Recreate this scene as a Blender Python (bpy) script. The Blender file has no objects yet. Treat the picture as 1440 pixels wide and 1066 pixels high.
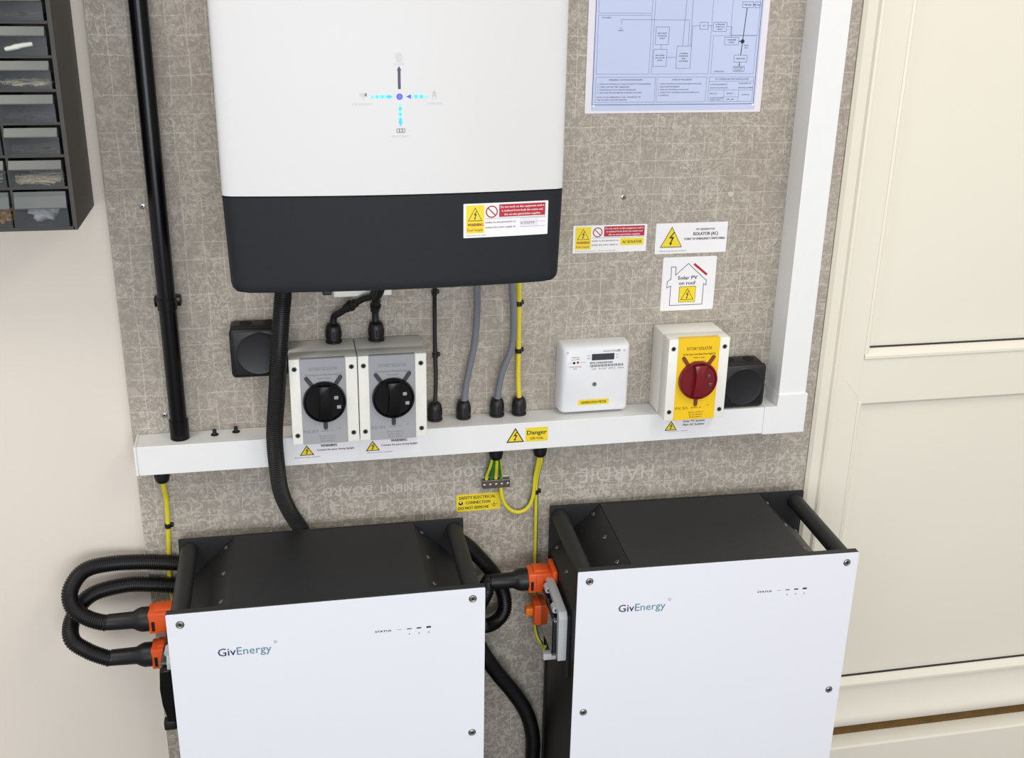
import bpy, bmesh, math, random
from mathutils import Vector, Matrix
random.seed(7)
PI = math.pi
S = bpy.context.scene
COL = S.collection

# ------------------------------------------------------------------ camera
cd = bpy.data.cameras.new('camera'); cam = bpy.data.objects.new('camera', cd); COL.objects.link(cam)
cam.location = (0, -1.6, 1.55)
cam.rotation_euler = (math.radians(68.97), math.radians(-0.99), math.radians(-11.40))
cd.sensor_fit = 'HORIZONTAL'; cd.sensor_width = 36.0; cd.lens = 36.0 * 1574.6 / 1440.0
cd.clip_start = 0.01
S.camera = cam

# ------------------------------------------------------------------ world, lamps, exposure
w = bpy.data.worlds.new('world'); S.world = w; w.use_nodes = True
bg = w.node_tree.nodes['Background']; bg.inputs[0].default_value = (0.94, 0.97, 1.0, 1); bg.inputs[1].default_value = 0.72
def area(name, loc, target, sx, sy, power, col):
    l = bpy.data.lights.new(name, 'AREA'); l.shape = 'RECTANGLE'; l.size = sx; l.size_y = sy
    l.energy = power; l.color = col
    o = bpy.data.objects.new(name, l); COL.objects.link(o); o.location = loc
    o.rotation_euler = (Vector(target) - Vector(loc)).to_track_quat('-Z', 'Y').to_euler()
    return o
area('ceiling_lamp', (-1.0, -0.95, 2.40), (-0.9, -0.9, 0.0), 0.5, 0.9, 11, (1.0, 0.93, 0.82))
area('ceiling_lamp', (1.15, -1.35, 2.40), (1.15, -1.2, 0.0), 0.5, 1.1, 13, (1.0, 0.90, 0.70))
area('window_daylight', (0.1, -3.4, 1.15), (0.2, 0.0, 0.6), 1.9, 1.1, 45, (0.92, 0.95, 1.0))
S.view_settings.view_transform = 'Standard'; S.view_settings.look = 'None'
S.view_settings.exposure = 0.0; S.view_settings.gamma = 1.0
S.view_settings.use_curve_mapping = False

# ------------------------------------------------------------------ materials
def srgb(r, g, b):
    f = lambda c: ((c/255.0 + 0.055)/1.055)**2.4 if c > 10 else c/255.0/12.92
    return (f(r), f(g), f(b))
def mat(name, rgb, rough=0.5, metal=0.0, var=0.05, scale=40.0, bump=0.0, coat=0.0, emit=None, es=1.0, spec=0.5, alpha=1.0, trans=0.0):
    m = bpy.data.materials.new(name); m.use_nodes = True
    nt = m.node_tree; N = nt.nodes; L = nt.links; p = N['Principled BSDF']
    c = srgb(*rgb)
    tc = N.new('ShaderNodeTexCoord'); nz = N.new('ShaderNodeTexNoise'); nz.inputs['Scale'].default_value = scale; nz.inputs['Detail'].default_value = 4
    L.new(tc.outputs['Object'], nz.inputs['Vector'])
    rp = N.new('ShaderNodeValToRGB'); rp.color_ramp.elements[0].position = 0.3; rp.color_ramp.elements[1].position = 0.7
    rp.color_ramp.elements[0].color = tuple(x*(1-var) for x in c)+(1,); rp.color_ramp.elements[1].color = tuple(min(1, x*(1+var)) for x in c)+(1,)
    L.new(nz.outputs['Fac'], rp.inputs['Fac']); L.new(rp.outputs['Color'], p.inputs['Base Color'])
    p.inputs['Roughness'].default_value = rough; p.inputs['Metallic'].default_value = metal
    p.inputs['Specular IOR Level'].default_value = spec; p.inputs['Coat Weight'].default_value = coat
    p.inputs['Alpha'].default_value = alpha; p.inputs['Transmission Weight'].default_value = trans
    if bump:
        b = N.new('ShaderNodeBump'); b.inputs['Strength'].default_value = bump; b.inputs['Distance'].default_value = 0.001
        n2 = N.new('ShaderNodeTexNoise'); n2.inputs['Scale'].default_value = 900; L.new(tc.outputs['Object'], n2.inputs['Vector'])
        L.new(n2.outputs['Fac'], b.inputs['Height']); L.new(b.outputs['Normal'], p.inputs['Normal'])
    if emit:
        p.inputs['Emission Color'].default_value = srgb(*emit)+(1,); p.inputs['Emission Strength'].default_value = es
    return m

def board_material():
    m = bpy.data.materials.new('cement_board'); m.use_nodes = True
    nt = m.node_tree; N = nt.nodes; L = nt.links; p = N['Principled BSDF']
    tc = N.new('ShaderNodeTexCoord')
    def math_(op, a, b=None, c=None):
        n = N.new('ShaderNodeMath'); n.operation = op
        for i, v in enumerate((a, b, c)):
            if v is None: continue
            if isinstance(v, (int, float)): n.inputs[i].default_value = v
            else: L.new(v, n.inputs[i])
        return n.outputs[0]
    def noise(scale, detail=2, dist=0.0, rough=0.5, vec=None):
        n = N.new('ShaderNodeTexNoise'); n.inputs['Scale'].default_value = scale; n.inputs['Detail'].default_value = detail
        n.inputs['Distortion'].default_value = dist; n.inputs['Roughness'].default_value = rough
        L.new(vec or tc.outputs['Object'], n.inputs['Vector']); return n.outputs['Fac']
    def smooth(v, a, b):
        n = N.new('ShaderNodeMapRange'); n.interpolation_type = 'SMOOTHSTEP'
        L.new(v, n.inputs['Value']); n.inputs['From Min'].default_value = a; n.inputs['From Max'].default_value = b
        return n.outputs['Result']
    sep = N.new('ShaderNodeSeparateXYZ'); L.new(tc.outputs['Object'], sep.inputs[0])
    def shifted(off):
        mp = N.new('ShaderNodeMapping'); mp.inputs['Location'].default_value = off; L.new(tc.outputs['Object'], mp.inputs['Vector']); return mp.outputs[0]
    def lines(coord, other, pitch, seed):
        # nearly straight scored lines: a line every pitch, wobbling a little, broken up along its length
        wob = math_('MULTIPLY', math_('SUBTRACT', noise(9, 2, vec=shifted((seed, seed, seed))), 0.5), 0.35)
        t = math_('ADD', math_('DIVIDE', coord, pitch), wob)
        fr = math_('ABSOLUTE', math_('SUBTRACT', math_('FRACT', t), 0.5))
        ln = math_('SUBTRACT', 1.0, smooth(fr, 0.010, 0.045))
        cell = math_('FLOOR', t); oc = math_('FLOOR', math_('DIVIDE', other, 0.0254))
        wn = N.new('ShaderNodeTexWhiteNoise'); wn.noise_dimensions = '2D'
        cb = N.new('ShaderNodeCombineXYZ'); L.new(cell, cb.inputs[0]); L.new(math_('ADD', oc, seed), cb.inputs[1]); L.new(cb.outputs[0], wn.inputs['Vector'])
        keep = math_('ADD', math_('MULTIPLY', smooth(wn.outputs['Value'], 0.15, 0.6), 0.8), 0.2)
        return math_('MULTIPLY', ln, keep)
    gx = lines(sep.outputs[0], sep.outputs[2], 0.0254, 3.1); gz = lines(sep.outputs[2], sep.outputs[0], 0.0254, 7.7)
    gx2 = math_('MULTIPLY', lines(sep.outputs[0], sep.outputs[2], 0.0111, 13.1), 0.3); gz2 = math_('MULTIPLY', lines(sep.outputs[2], sep.outputs[0], 0.0127, 17.7), 0.25)
    grid = math_('MAXIMUM', math_('MAXIMUM', gx, gz), math_('MAXIMUM', gx2, gz2))
    # curly worm-like marks: band of a distorted noise
    wm = noise(70, 1.0, 2.4)
    worms = math_('SUBTRACT', 1.0, smooth(math_('ABSOLUTE', math_('SUBTRACT', wm, 0.52)), 0.02, 0.07))
    blot = smooth(noise(85, 1.5, 1.4, vec=shifted((3, 1, 2))), 0.47, 0.62)
    patch = smooth(noise(12, 2), 0.34, 0.62)
    low = math_('SUBTRACT', 1.0, smooth(sep.outputs[2], 0.68, 0.84))       # denser pale mottling low on the sheet
    w1 = math_('MULTIPLY', math_('MULTIPLY', worms, math_('ADD', 0.35, math_('MULTIPLY', patch, 0.65))), 0.55)
    w2 = math_('MULTIPLY', blot, math_('ADD', 0.34, math_('MULTIPLY', low, 0.36)))
    pale = math_('MINIMUM', math_('ADD', math_('ADD', math_('MULTIPLY', grid, 0.62), w1), w2), 1.0)
    mix = N.new('ShaderNodeMix'); mix.data_type = 'RGBA'
    mix.inputs[6].default_value = srgb(160, 152, 141)+(1,); mix.inputs[7].default_value = srgb(201, 194, 183)+(1,)
    L.new(pale, mix.inputs[0])
    big = N.new('ShaderNodeMix'); big.data_type = 'RGBA'; big.blend_type = 'MULTIPLY'; big.inputs[0].default_value = 1.0
    rp = N.new('ShaderNodeValToRGB'); rp.color_ramp.elements[0].color = (0.90, 0.89, 0.87, 1); rp.color_ramp.elements[1].color = (1.04, 1.03, 1.03, 1)
    rp.color_ramp.elements[0].position = 0.3; rp.color_ramp.elements[1].position = 0.7
    L.new(noise(5, 4), rp.inputs['Fac']); L.new(mix.outputs[2], big.inputs[6]); L.new(rp.outputs['Color'], big.inputs[7])
    L.new(big.outputs[2], p.inputs['Base Color'])
    b = N.new('ShaderNodeBump'); b.inputs['Strength'].default_value = 0.25; b.inputs['Distance'].default_value = 0.0006
    L.new(pale, b.inputs['Height']); L.new(b.outputs['Normal'], p.inputs['Normal'])
    p.inputs['Roughness'].default_value = 0.85
    return m

M = dict(
 board=board_material(),
 boardprint=mat('board_print', (200, 194, 185), 0.85, var=0.12, scale=220),
 wall=mat('wall_paint', (228, 219, 207), 0.75, var=0.02, scale=3, bump=0.15),
 door=mat('door_plastic', (234, 228, 213), 0.38, var=0.01, scale=4),
 gasket=mat('gasket', (45, 40, 38), 0.7),
 brown=mat('brown_brush', (104, 76, 30), 0.8, var=0.15, scale=60),
 floor=mat('floor_concrete', (118, 114, 108), 0.8, var=0.12, scale=12),
 wplast=mat('white_trunking', (236, 236, 236), 0.32, var=0.01),
 inv_w=mat('inverter_white', (216, 215, 215), 0.42, var=0.008, scale=8),
 inv_d=mat('inverter_charcoal', (33, 34, 38), 0.55, var=0.05, scale=300, spec=0.22),
 bat_w=mat('battery_white', (232, 234, 241), 0.35, var=0.006, scale=8),
 bat_b=mat('battery_black', (33, 34, 36), 0.52, var=0.06, scale=300, bump=0.1),
 black=mat('black_plastic', (14, 14, 17), 0.45, var=0.1),
 gloss=mat('black_gloss', (8, 8, 11), 0.25, var=0.05, spec=0.28),
 hose=mat('black_hose', (10, 10, 12), 0.42, var=0.1),
 drop=mat('dark_hole', (6, 6, 7), 0.8),
 greyc=mat('grey_cable', (118, 121, 130), 0.45, var=0.03),
 yel=mat('yellow_cable', (220, 204, 52), 0.4, var=0.04),
 grn=mat('green_cable', (40, 120, 50), 0.4, var=0.06),
 ygr=mat('yellow_green_cable', (170, 178, 58), 0.42, var=0.06),
 steel=mat('steel', (150, 148, 145), 0.32, metal=0.9, var=0.1, scale=400),
 brass=mat('earth_bar_metal', (120, 112, 104), 0.35, metal=0.85, var=0.15, scale=300),
 iso=mat('isolator_grey', (240, 238, 230), 0.45, var=0.015),
 isop=mat('isolator_panel_grey', (158, 159, 163), 0.5, var=0.02),
 isot=mat('isolator_text_grey', (132, 133, 137), 0.5),
 isoy=mat('isolator_panel_yellow', (244, 200, 22), 0.4, var=0.02),
 red=mat('knob_red', (116, 14, 28), 0.3, var=0.08, coat=0.2),
 meter=mat('meter_white', (233, 233, 236), 0.35, var=0.01),
 lcd=mat('meter_display', (62, 66, 74), 0.2),
 org=mat('connector_orange', (236, 92, 28), 0.42, var=0.05),
 org2=mat('cap_orange', (242, 126, 28), 0.4, var=0.05),
 frame=mat('breaker_frame_grey', (196, 200, 202), 0.4, var=0.03),
 smoke=mat('smoked_cover', (30, 34, 38), 0.08, var=0.05, coat=0.5),
 sw=mat('sticker_white', (240, 238, 240), 0.4, var=0.01),
 sy=mat('sticker_yellow', (240, 214, 40), 0.4, var=0.02),
 sr=mat('sticker_red', (182, 30, 48), 0.4, var=0.03),
 ink=mat('ink_black', (28, 28, 34), 0.5, var=0.02),
 inkb=mat('ink_blue', (44, 52, 92), 0.5, var=0.02),
 inkg=mat('ink_grey', (120, 122, 130), 0.5, var=0.02),
 inkl=mat('ink_pale', (205, 205, 208), 0.5, var=0.02),
 inkr=mat('ink_brown_red', (150, 60, 40), 0.5, var=0.02),
 pap=mat('laminated_white', (232, 226, 236), 0.18, var=0.01),
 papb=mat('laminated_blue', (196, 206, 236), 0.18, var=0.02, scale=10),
 line=mat('ink_line_blue', (92, 104, 140), 0.4, var=0.02),
 cab=mat('cabinet_plastic', (56, 53, 48), 0.5, var=0.08, scale=30),
 lip=mat('drawer_lip', (104, 108, 105), 0.3, var=0.05, alpha=0.85),
 drw=mat('drawer_clear', (100, 104, 108), 0.15, var=0.05, alpha=0.22),
 nail=mat('nails', (225, 215, 190), 0.35, metal=0.5),
 plug=mat('wall_plug', (205, 208, 196), 0.5),
 bag=mat('clear_bag', (205, 212, 214), 0.2, var=0.08, scale=90),
 amber=mat('amber_parts', (200, 140, 30), 0.35, var=0.2, scale=90),
 led=mat('led_blue', (30, 140, 235), 0.4, emit=(40, 170, 255), es=1.1),
 ledc=mat('led_cyan', (110, 225, 250), 0.4, emit=(120, 235, 255), es=1.0),
 ledi=mat('led_indigo', (60, 66, 190), 0.4, emit=(60, 60, 200), es=0.5),
 led2=mat('led_violet_blue', (70, 90, 220), 0.4, emit=(70, 90, 230), es=0.7),
 ledo=mat('led_off', (62, 48, 78), 0.4),
 mark=mat('slot_dark', (52, 52, 56), 0.5), markb=mat('slot_brown', (120, 62, 26), 0.5),
 navy=mat('logo_navy', (44, 44, 88), 0.5), teal=mat('logo_teal', (96, 134, 156), 0.5), tealp=mat('logo_teal_pale', (138, 160, 176), 0.5),
)

# ------------------------------------------------------------------ object helpers
WM = {}
def thing(name, label, cat, loc=(0, 0, 0), rotz=0.0, group=None):
    o = bpy.data.objects.new(name, None); COL.objects.link(o); o.empty_display_size = 0.05
    o.location = loc; o.rotation_euler = (0, 0, rotz); o['label'] = label; o['category'] = cat
    if group: o['group'] = group
    WM[o.name] = Matrix.Translation(Vector(loc)) @ Matrix.Rotation(rotz, 4, 'Z')
    return o
def tag(o, label, cat, group=None, kind=None):
    o['label'] = label; o['category'] = cat
    if group: o['group'] = group
    if kind: o['kind'] = kind
    return o
def obj(name, bm, mats, parent=None, local=False, smooth=None, label=None, kind=None):
    """bm holds world coordinates unless local; the object gets its origin at its parent's"""
    me = bpy.data.meshes.new(name)
    bmesh.ops.recalc_face_normals(bm, faces=[f for f in bm.faces if not f.tag])
    bm.to_mesh(me); bm.free()
    for m in (mats if isinstance(mats, (list, tuple)) else [mats]): me.materials.append(M[m])
    o = bpy.data.objects.new(name, me); COL.objects.link(o)
    if parent:
        o.parent = parent; WM[o.name] = WM[parent.name]
        if not local: me.transform(WM[parent.name].inverted())
    else:
        # origin at the base centre of the mesh
        xs = [v.co for v in me.vertices]
        c = Vector(((min(v.x for v in xs)+max(v.x for v in xs))/2, (min(v.y for v in xs)+max(v.y for v in xs))/2, min(v.z for v in xs)))
        if name.split('.')[0] not in ('cement_board',):
            me.transform(Matrix.Translation(-c)); o.location = c; WM[o.name] = Matrix.Translation(c)
        else: WM[o.name] = Matrix.Identity(4)
    if smooth is not None:
        for p in me.polygons: p.use_smooth = True
        try: me.set_sharp_from_angle(angle=math.radians(smooth))
        except Exception: pass
    if label: o['label'] = label
    if kind: o['kind'] = kind
    return o
def struct(name, bm, m, parent=None, smooth=None):
    o = obj(name, bm, m, parent, smooth=smooth)
    if parent is None: o['kind'] = 'structure'
    return o
def B(): return bmesh.new()
def box(bm, x0, x1, y0, y1, z0, z1, bev=0.0, seg=2, mi=0):
    r = bmesh.ops.create_cube(bm, size=1.0)
    bmesh.ops.scale(bm, vec=(abs(x1-x0), abs(y1-y0), abs(z1-z0)), verts=r['verts'])
    bmesh.ops.translate(bm, vec=((x0+x1)/2, (y0+y1)/2, (z0+z1)/2), verts=r['verts'])
    fs = set(f for v in r['verts'] for f in v.link_faces)
    for f in fs: f.material_index = mi
    if bev:
        es = set(e for v in r['verts'] for e in v.link_edges)
        rr = bmesh.ops.bevel(bm, geom=list(es), offset=bev, segments=seg, affect='EDGES', profile=0.5)
        for f in rr['faces']: f.material_index = mi
    return bm
def frame_of(d):
    d = Vector(d).normalized(); up = Vector((0, 0, 1)) if abs(d.z) < 0.9 else Vector((1, 0, 0))
    a = d.cross(up).normalized(); return a, d.cross(a).normalized(), d
def lathe(bm, p, axis, prof, seg=24, mi=0, cap=True):
    """prof: list of (t along axis, radius)"""
    a, b, d = frame_of(axis); p = Vector(p); rings = []
    for t, r in prof:
        rings.append([bm.verts.new(p + d*t + a*(r*math.cos(2*PI*k/seg)) + b*(r*math.sin(2*PI*k/seg))) for k in range(seg)])
    for i in range(len(rings)-1):
        for k in range(seg):
            f = bm.faces.new((rings[i][k], rings[i][(k+1) % seg], rings[i+1][(k+1) % seg], rings[i+1][k])); f.material_index = mi
    if cap:
        bm.faces.new(rings[0]).material_index = mi; bm.faces.new(list(reversed(rings[-1]))).material_index = mi
    return bm
def spline(pts, n=10):
    P = [Vector(p) for p in pts]; P = [P[0]*2-P[1]] + P + [P[-1]*2-P[-2]]; out = []
    for i in range(1, len(P)-2):
        for k in range(n):
            t = k/n; a, b, c, d = P[i-1], P[i], P[i+1], P[i+2]
            out.append(0.5*((2*b)+(c-a)*t+(2*a-5*b+4*c-d)*t*t+(3*b-a-3*c+d)*t**3))
    out.append(P[-2]); return out
def resample(pts, step):
    out = [pts[0]]; acc = 0.0
    for a, b in zip(pts, pts[1:]):
        l = (b-a).length; t = step-acc
        while t <= l:
            out.append(a.lerp(b, t/l)); t += step
        acc = (acc+l) % step if l else acc
        acc = l-(t-step)
    return out
def tube(bm, pts, r, seg=12, mi=0, raw=False, n=10, stripe=None, side=None):
    P = pts if raw else spline(pts, n); rings = []; prev = None; AX = []
    for i, p in enumerate(P):
        d = (P[min(i+1, len(P)-1)]-P[max(i-1, 0)]).normalized()
        if prev is None: a = frame_of(d)[0]
        else: a = (prev-d*prev.dot(d)).normalized()
        prev = a; b = d.cross(a); AX.append((a, b)); rr = r(i) if callable(r) else r
        rings.append([bm.verts.new(p+a*(rr*math.cos(2*PI*k/seg))+b*(rr*math.sin(2*PI*k/seg))) for k in range(seg)])
    for i in range(len(rings)-1):
        for k in range(seg):
            f = bm.faces.new((rings[i][k], rings[i][(k+1) % seg], rings[i+1][(k+1) % seg], rings[i+1][k]))
            f.material_index = mi
            if side:
                q = 2*PI*(k+0.5)/seg
                # side = (direction, threshold): faces turned that way get the second colour
                f.material_index = 1 if AX[i][0].dot(side[0])*math.cos(q)+AX[i][1].dot(side[0])*math.sin(q) > side[1] else 0
    bm.faces.new(rings[0]); bm.faces.new(list(reversed(rings[-1])))
    return bm
def corrugated(pts, r, pitch=0.0034, seg=18):
    """ribbed flexible conduit: square-ish ribs one after the other"""
    P = resample(spline(pts, 24), pitch/4); bm = B()
    tube(bm, P, lambda i: r if i % 4 in (1, 2) else r-0.0011, seg, raw=True)
    return bm
def prism(bm, poly, axis, a, b, mi=0, bev=0.0):
    """poly in the two other axes (x: (y,z), y: (x,z), z: (x,y)), swept from a to b"""
    def P(u, v, t): return {'x': (t, u, v), 'y': (u, t, v), 'z': (u, v, t)}[axis]
    lo = [bm.verts.new(P(u, v, a)) for u, v in poly]; hi = [bm.verts.new(P(u, v, b)) for u, v in poly]; n = len(poly)
    fs = [bm.faces.new(lo), bm.faces.new(list(reversed(hi)))]
    for i in range(n): fs.append(bm.faces.new((lo[i], lo[(i+1) % n], hi[(i+1) % n], hi[i])))
    for f in fs: f.material_index = mi
    if bev:
        es = set(e for v in lo+hi for e in v.link_edges)
        rr = bmesh.ops.bevel(bm, geom=list(es), offset=bev, segments=2, affect='EDGES', profile=0.5)
        for f in rr['faces']: f.material_index = mi
    return bm
def rrect(x0, x1, z0, z1, r, n=5):
    out = []
    for cx, cz, a0 in ((x1-r, z1-r, 0), (x0+r, z1-r, 90), (x0+r, z0+r, 180), (x1-r, z0+r, 270)):
        for k in range(n+1):
            a = math.radians(a0+90*k/n); out.append((cx+r*math.cos(a), cz+r*math.sin(a)))
    return out

# ------------------------------------------------------------------ flat print
class Print:
    """printing on a surface that faces -y (x to the right, z up) in the coordinates given"""
    def __init__(s, y): s.bm = B(); s.y = y; s.mats = []
    def mi(s, m):
        if m not in s.mats: s.mats.append(m)
        return s.mats.index(m)
    def poly(s, pts, m, lay=1):
        y = s.y-0.00012*lay
        # keep the winding that faces -y
        ar = sum(pts[i][0]*pts[(i+1) % len(pts)][1]-pts[(i+1) % len(pts)][0]*pts[i][1] for i in range(len(pts)))
        if ar < 0: pts = list(reversed(pts))
        f = s.bm.faces.new([s.bm.verts.new((u, y, v)) for u, v in pts]); f.material_index = s.mi(m); f.tag = True; return f
    def rect(s, x0, z0, x1, z1, m, lay=1): return s.poly([(x0, z0), (x1, z0), (x1, z1), (x0, z1)], m, lay)
    def line(s, a, b, w, m, lay=2):
        d = Vector((b[0]-a[0], b[1]-a[1])); d.normalize(); n = Vector((-d.y, d.x))*w/2
        s.poly([(a[0]-n.x, a[1]-n.y), (b[0]-n.x, b[1]-n.y), (b[0]+n.x, b[1]+n.y), (a[0]+n.x, a[1]+n.y)], m, lay)
    def path(s, pts, w, m, lay=2, close=False):
        q = pts+[pts[0]] if close else pts
        for a, b in zip(q, q[1:]): s.line(a, b, w, m, lay)
    def frame(s, x0, z0, x1, z1, w, m, lay=2): s.path([(x0, z0), (x1, z0), (x1, z1), (x0, z1)], w, m, lay, True)
    def ring(s, cx, cz, r0, r1, m, lay=2, n=28, flat=1.0):
        for k in range(n):
            a, b = 2*PI*k/n, 2*PI*(k+1)/n
            s.poly([(cx+r0*math.cos(a), cz+r0*math.sin(a)), (cx+r1*math.cos(a), cz+r1*math.sin(a)), (cx+r1*math.cos(b), cz+r1*math.sin(b)), (cx+r0*math.cos(b), cz+r0*math.sin(b))], m, lay)
    def disc(s, cx, cz, r, m, lay=2, n=20): s.poly([(cx+r*math.cos(2*PI*k/n), cz+r*math.sin(2*PI*k/n)) for k in range(n)], m, lay)
    def text(s, t, x, z, h, m, w=None, align='C', lay=3, bold=0.0, flip=False):
        """x,z: middle (or left) of the line and its vertical middle; h: capital height; w: width to fit"""
        cu = bpy.data.curves.new('lettering', 'FONT'); cu.body = t; cu.size = 1.0; cu.resolution_u = 2
        o = bpy.data.objects.new('lettering', cu); me = bpy.data.meshes.new_from_object(o)
        if not me.vertices: return
        xs = [v.co.x for v in me.vertices]; x0, x1 = min(xs), max(xs); k = h/0.70
        sx = k if w is None else w/(x1-x0)
        ox = x-(x1-x0)*sx/2 if align == 'C' else x
        mi = s.mi(m)
        # heavier strokes: the same letters printed again a hair to the side
        for j, sh in enumerate((0.0, 1.6*bold*k, 3.2*bold*k) if bold > 0 else (0.0,)):
            y = s.y-0.00012*lay-0.00001*j; vs = []
            for v in me.vertices:
                u, q = ox+(v.co.x-x0)*sx+sh, z+(v.co.y-0.35)*k
                if flip: u, q = 2*x-u, 2*z-q
                vs.append(s.bm.verts.new((u, y, q)))
            for p in me.polygons:
                try: f = s.bm.faces.new([vs[i] for i in p.vertices])
                except ValueError: continue
                f.material_index = mi; f.tag = True
                f.normal_update()
                if f.normal.y > 0: f.normal_flip()
        bpy.data.objects.remove(o); bpy.data.curves.remove(cu); bpy.data.meshes.remove(me)
    def tri(s, cx, z0, wd, h, edge='ink', fill='sy', lay=2, t=0.08):
        """warning triangle with a lightning bolt"""
        def T(k):
            c = (cx, z0+h*0.36); pts = [(cx-wd/2, z0), (cx+wd/2, z0), (cx, z0+h)]
            return [(c[0]+(a-c[0])*k, c[1]+(b-c[1])*k) for a, b in pts]
        s.poly(T(1.0), edge, lay); s.poly(T(1.0-2.6*t), fill, lay+1)
        b = [(0.10, 0.74), (-0.13, 0.43), (0.02, 0.43), (-0.05, 0.22), (-0.10, 0.24), (-0.05, 0.08), (0.06, 0.20), (0.00, 0.21), (0.13, 0.50), (-0.01, 0.50), (0.17, 0.74)]
        s.poly([(cx+u*wd*0.9, z0+v*h*0.98+h*0.02) for u, v in b], 'ink', lay+2)
    def done(s, name, parent, local=False, label=None, kind=None):
        return obj(name, s.bm, s.mats, parent, local=local, label=label, kind=kind or ('stuff' if name == 'print' else None))

# ================================================================== SETTING
bm = B(); box(bm, -2.6, 0.852, 0.0122, 0.14, 0, 2.6); box(bm, 0.852, 3.0, 0.0122, 0.14, 2.1, 2.6); box(bm, 1.7805, 3.0, 0.0122, 0.14, 0, 2.1)
struct('wall_back', bm, 'wall')
bm = B(); box(bm, -2.6, 3.0, -4.5, 0.14, -0.1, 0.0); struct('floor', bm, 'floor')

# door: a panelled white plastic door right of the board
DX1 = 1.78
door = bpy.data.objects.new('door_1', None); COL.objects.link(door); door.location = (1.3, 0.0, 0.0); door['kind'] = 'structure'
WM[door.name] = Matrix.Translation((1.3, 0, 0))
bm = B(); prism(bm, [(0.8525, 0.06), (0.8525, 0.001), (0.858, -0.004), (0.874, -0.004), (0.8765, -0.009), (0.8800, -0.0105), (0.8835, -0.009), (0.886, -0.003), (0.886, 0.06)], 'z', 0.0, 2.08)
prism(bm, [(DX1, 0.06), (DX1, 0.0), (DX1-0.005, -0.004), (DX1-0.03, -0.004), (DX1-0.03, 0.06)], 'z', 0.0, 2.08)
box(bm, 0.8525, DX1, -0.004, 0.06, 2.08, 2.10); obj('door_frame', bm, 'door', door, smooth=25)
bm = B(); box(bm, 0.8865, 0.932, 0.0, 0.055, 0.1756, 2.075, 0.001); box(bm, DX1-0.085, DX1-0.031, 0.0, 0.055, 0.1756, 2.075, 0.001)
obj('door_stile', bm, 'door', door)
bm = B(); prism(bm, [(0.9042, 0.8858), (0.9050, 0.8862), (0.9312, 0.8537), (0.9304, 0.8533)], 'y', -0.0005, 0.0); obj('weld_seam', bm, 'door', door)
# rails as profiles (y,z)
bm = B(); prism(bm, [(0.0, 0.9210), (0.0, 0.8435), (0.05, 0.8435), (0.05, 0.9210)], 'x', 0.9315, DX1-0.084); obj('middle_rail', bm, 'door', door)
bm = B(); prism(bm, [(0.004, 0.262), (0.0035, 0.245), (0.0005, 0.225), (-0.005, 0.208), (-0.010, 0.199), (-0.013, 0.192), (-0.012, 0.181), (-0.009, 0.177), (0.05, 0.177), (0.05, 0.262)], 'x', 0.8865, DX1-0.031)
obj('bottom_rail', bm, 'door', door, smooth=50)
bm = B(); box(bm, 0.9315, DX1-0.084, 0.0, 0.05, 1.98, 2.075); obj('top_rail', bm, 'door', door)
for z0, z1 in ((0.9395, 1.98), (0.279, 0.8435)):
    x0, x1 = 0.932, DX1-0.085
    # beading round the sunk panel
    bm = B()
    for sgn, xa in ((1, x0), (-1, x1)):
        prism(bm, [(xa, 0.0), (xa+sgn*0.0035, -0.0015), (xa+sgn*0.007, 0.0), (xa+sgn*0.012, 0.011), (xa+sgn*0.012, 0.02), (xa, 0.02)], 'z', z0-0.016, z1)
    prism(bm, [(0.0, z0-0.0185), (-0.0035, z0-0.0165), (-0.0035, z0-0.012), (0.003, z0-0.005), (0.010, z0-0.001), (0.02, z0-0.001), (0.02, z0-0.0185)], 'x', x0, x1)
    prism(bm, [(0.0, z1), (0.0, z1-0.002), (0.011, z1-0.010), (0.02, z1-0.010), (0.02, z1)], 'x', x0, x1)
    obj('beading', bm, 'door', door, smooth=20)
    bm = B(); box(bm, x0+0.002, x1-0.002, 0.012, 0.04, z0-0.002, z1-0.002); obj('door_panel', bm, 'door', door)
    bm = B(); box(bm, x0+0.008, x1-0.008, 0.0085, 0.013, z0-0.0012, z0+0.0008); obj('gasket', bm, 'gasket', door)
bm = B(); box(bm, 0.8865, DX1-0.031, 0.004, 0.05, 0.139, 0.1768); obj('brush_seal', bm, 'brown', door, label='brown strip showing in the gap under the door')
bm = B(); prism(bm, [(0.055, 0.151), (0.004, 0.1475), (-0.018, 0.1372), (-0.0205, 0.1335), (-0.0205, 0.0), (0.055, 0.0)], 'x', 0.8865, DX1-0.031); obj('threshold', bm, 'door', door, smooth=30)

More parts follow.
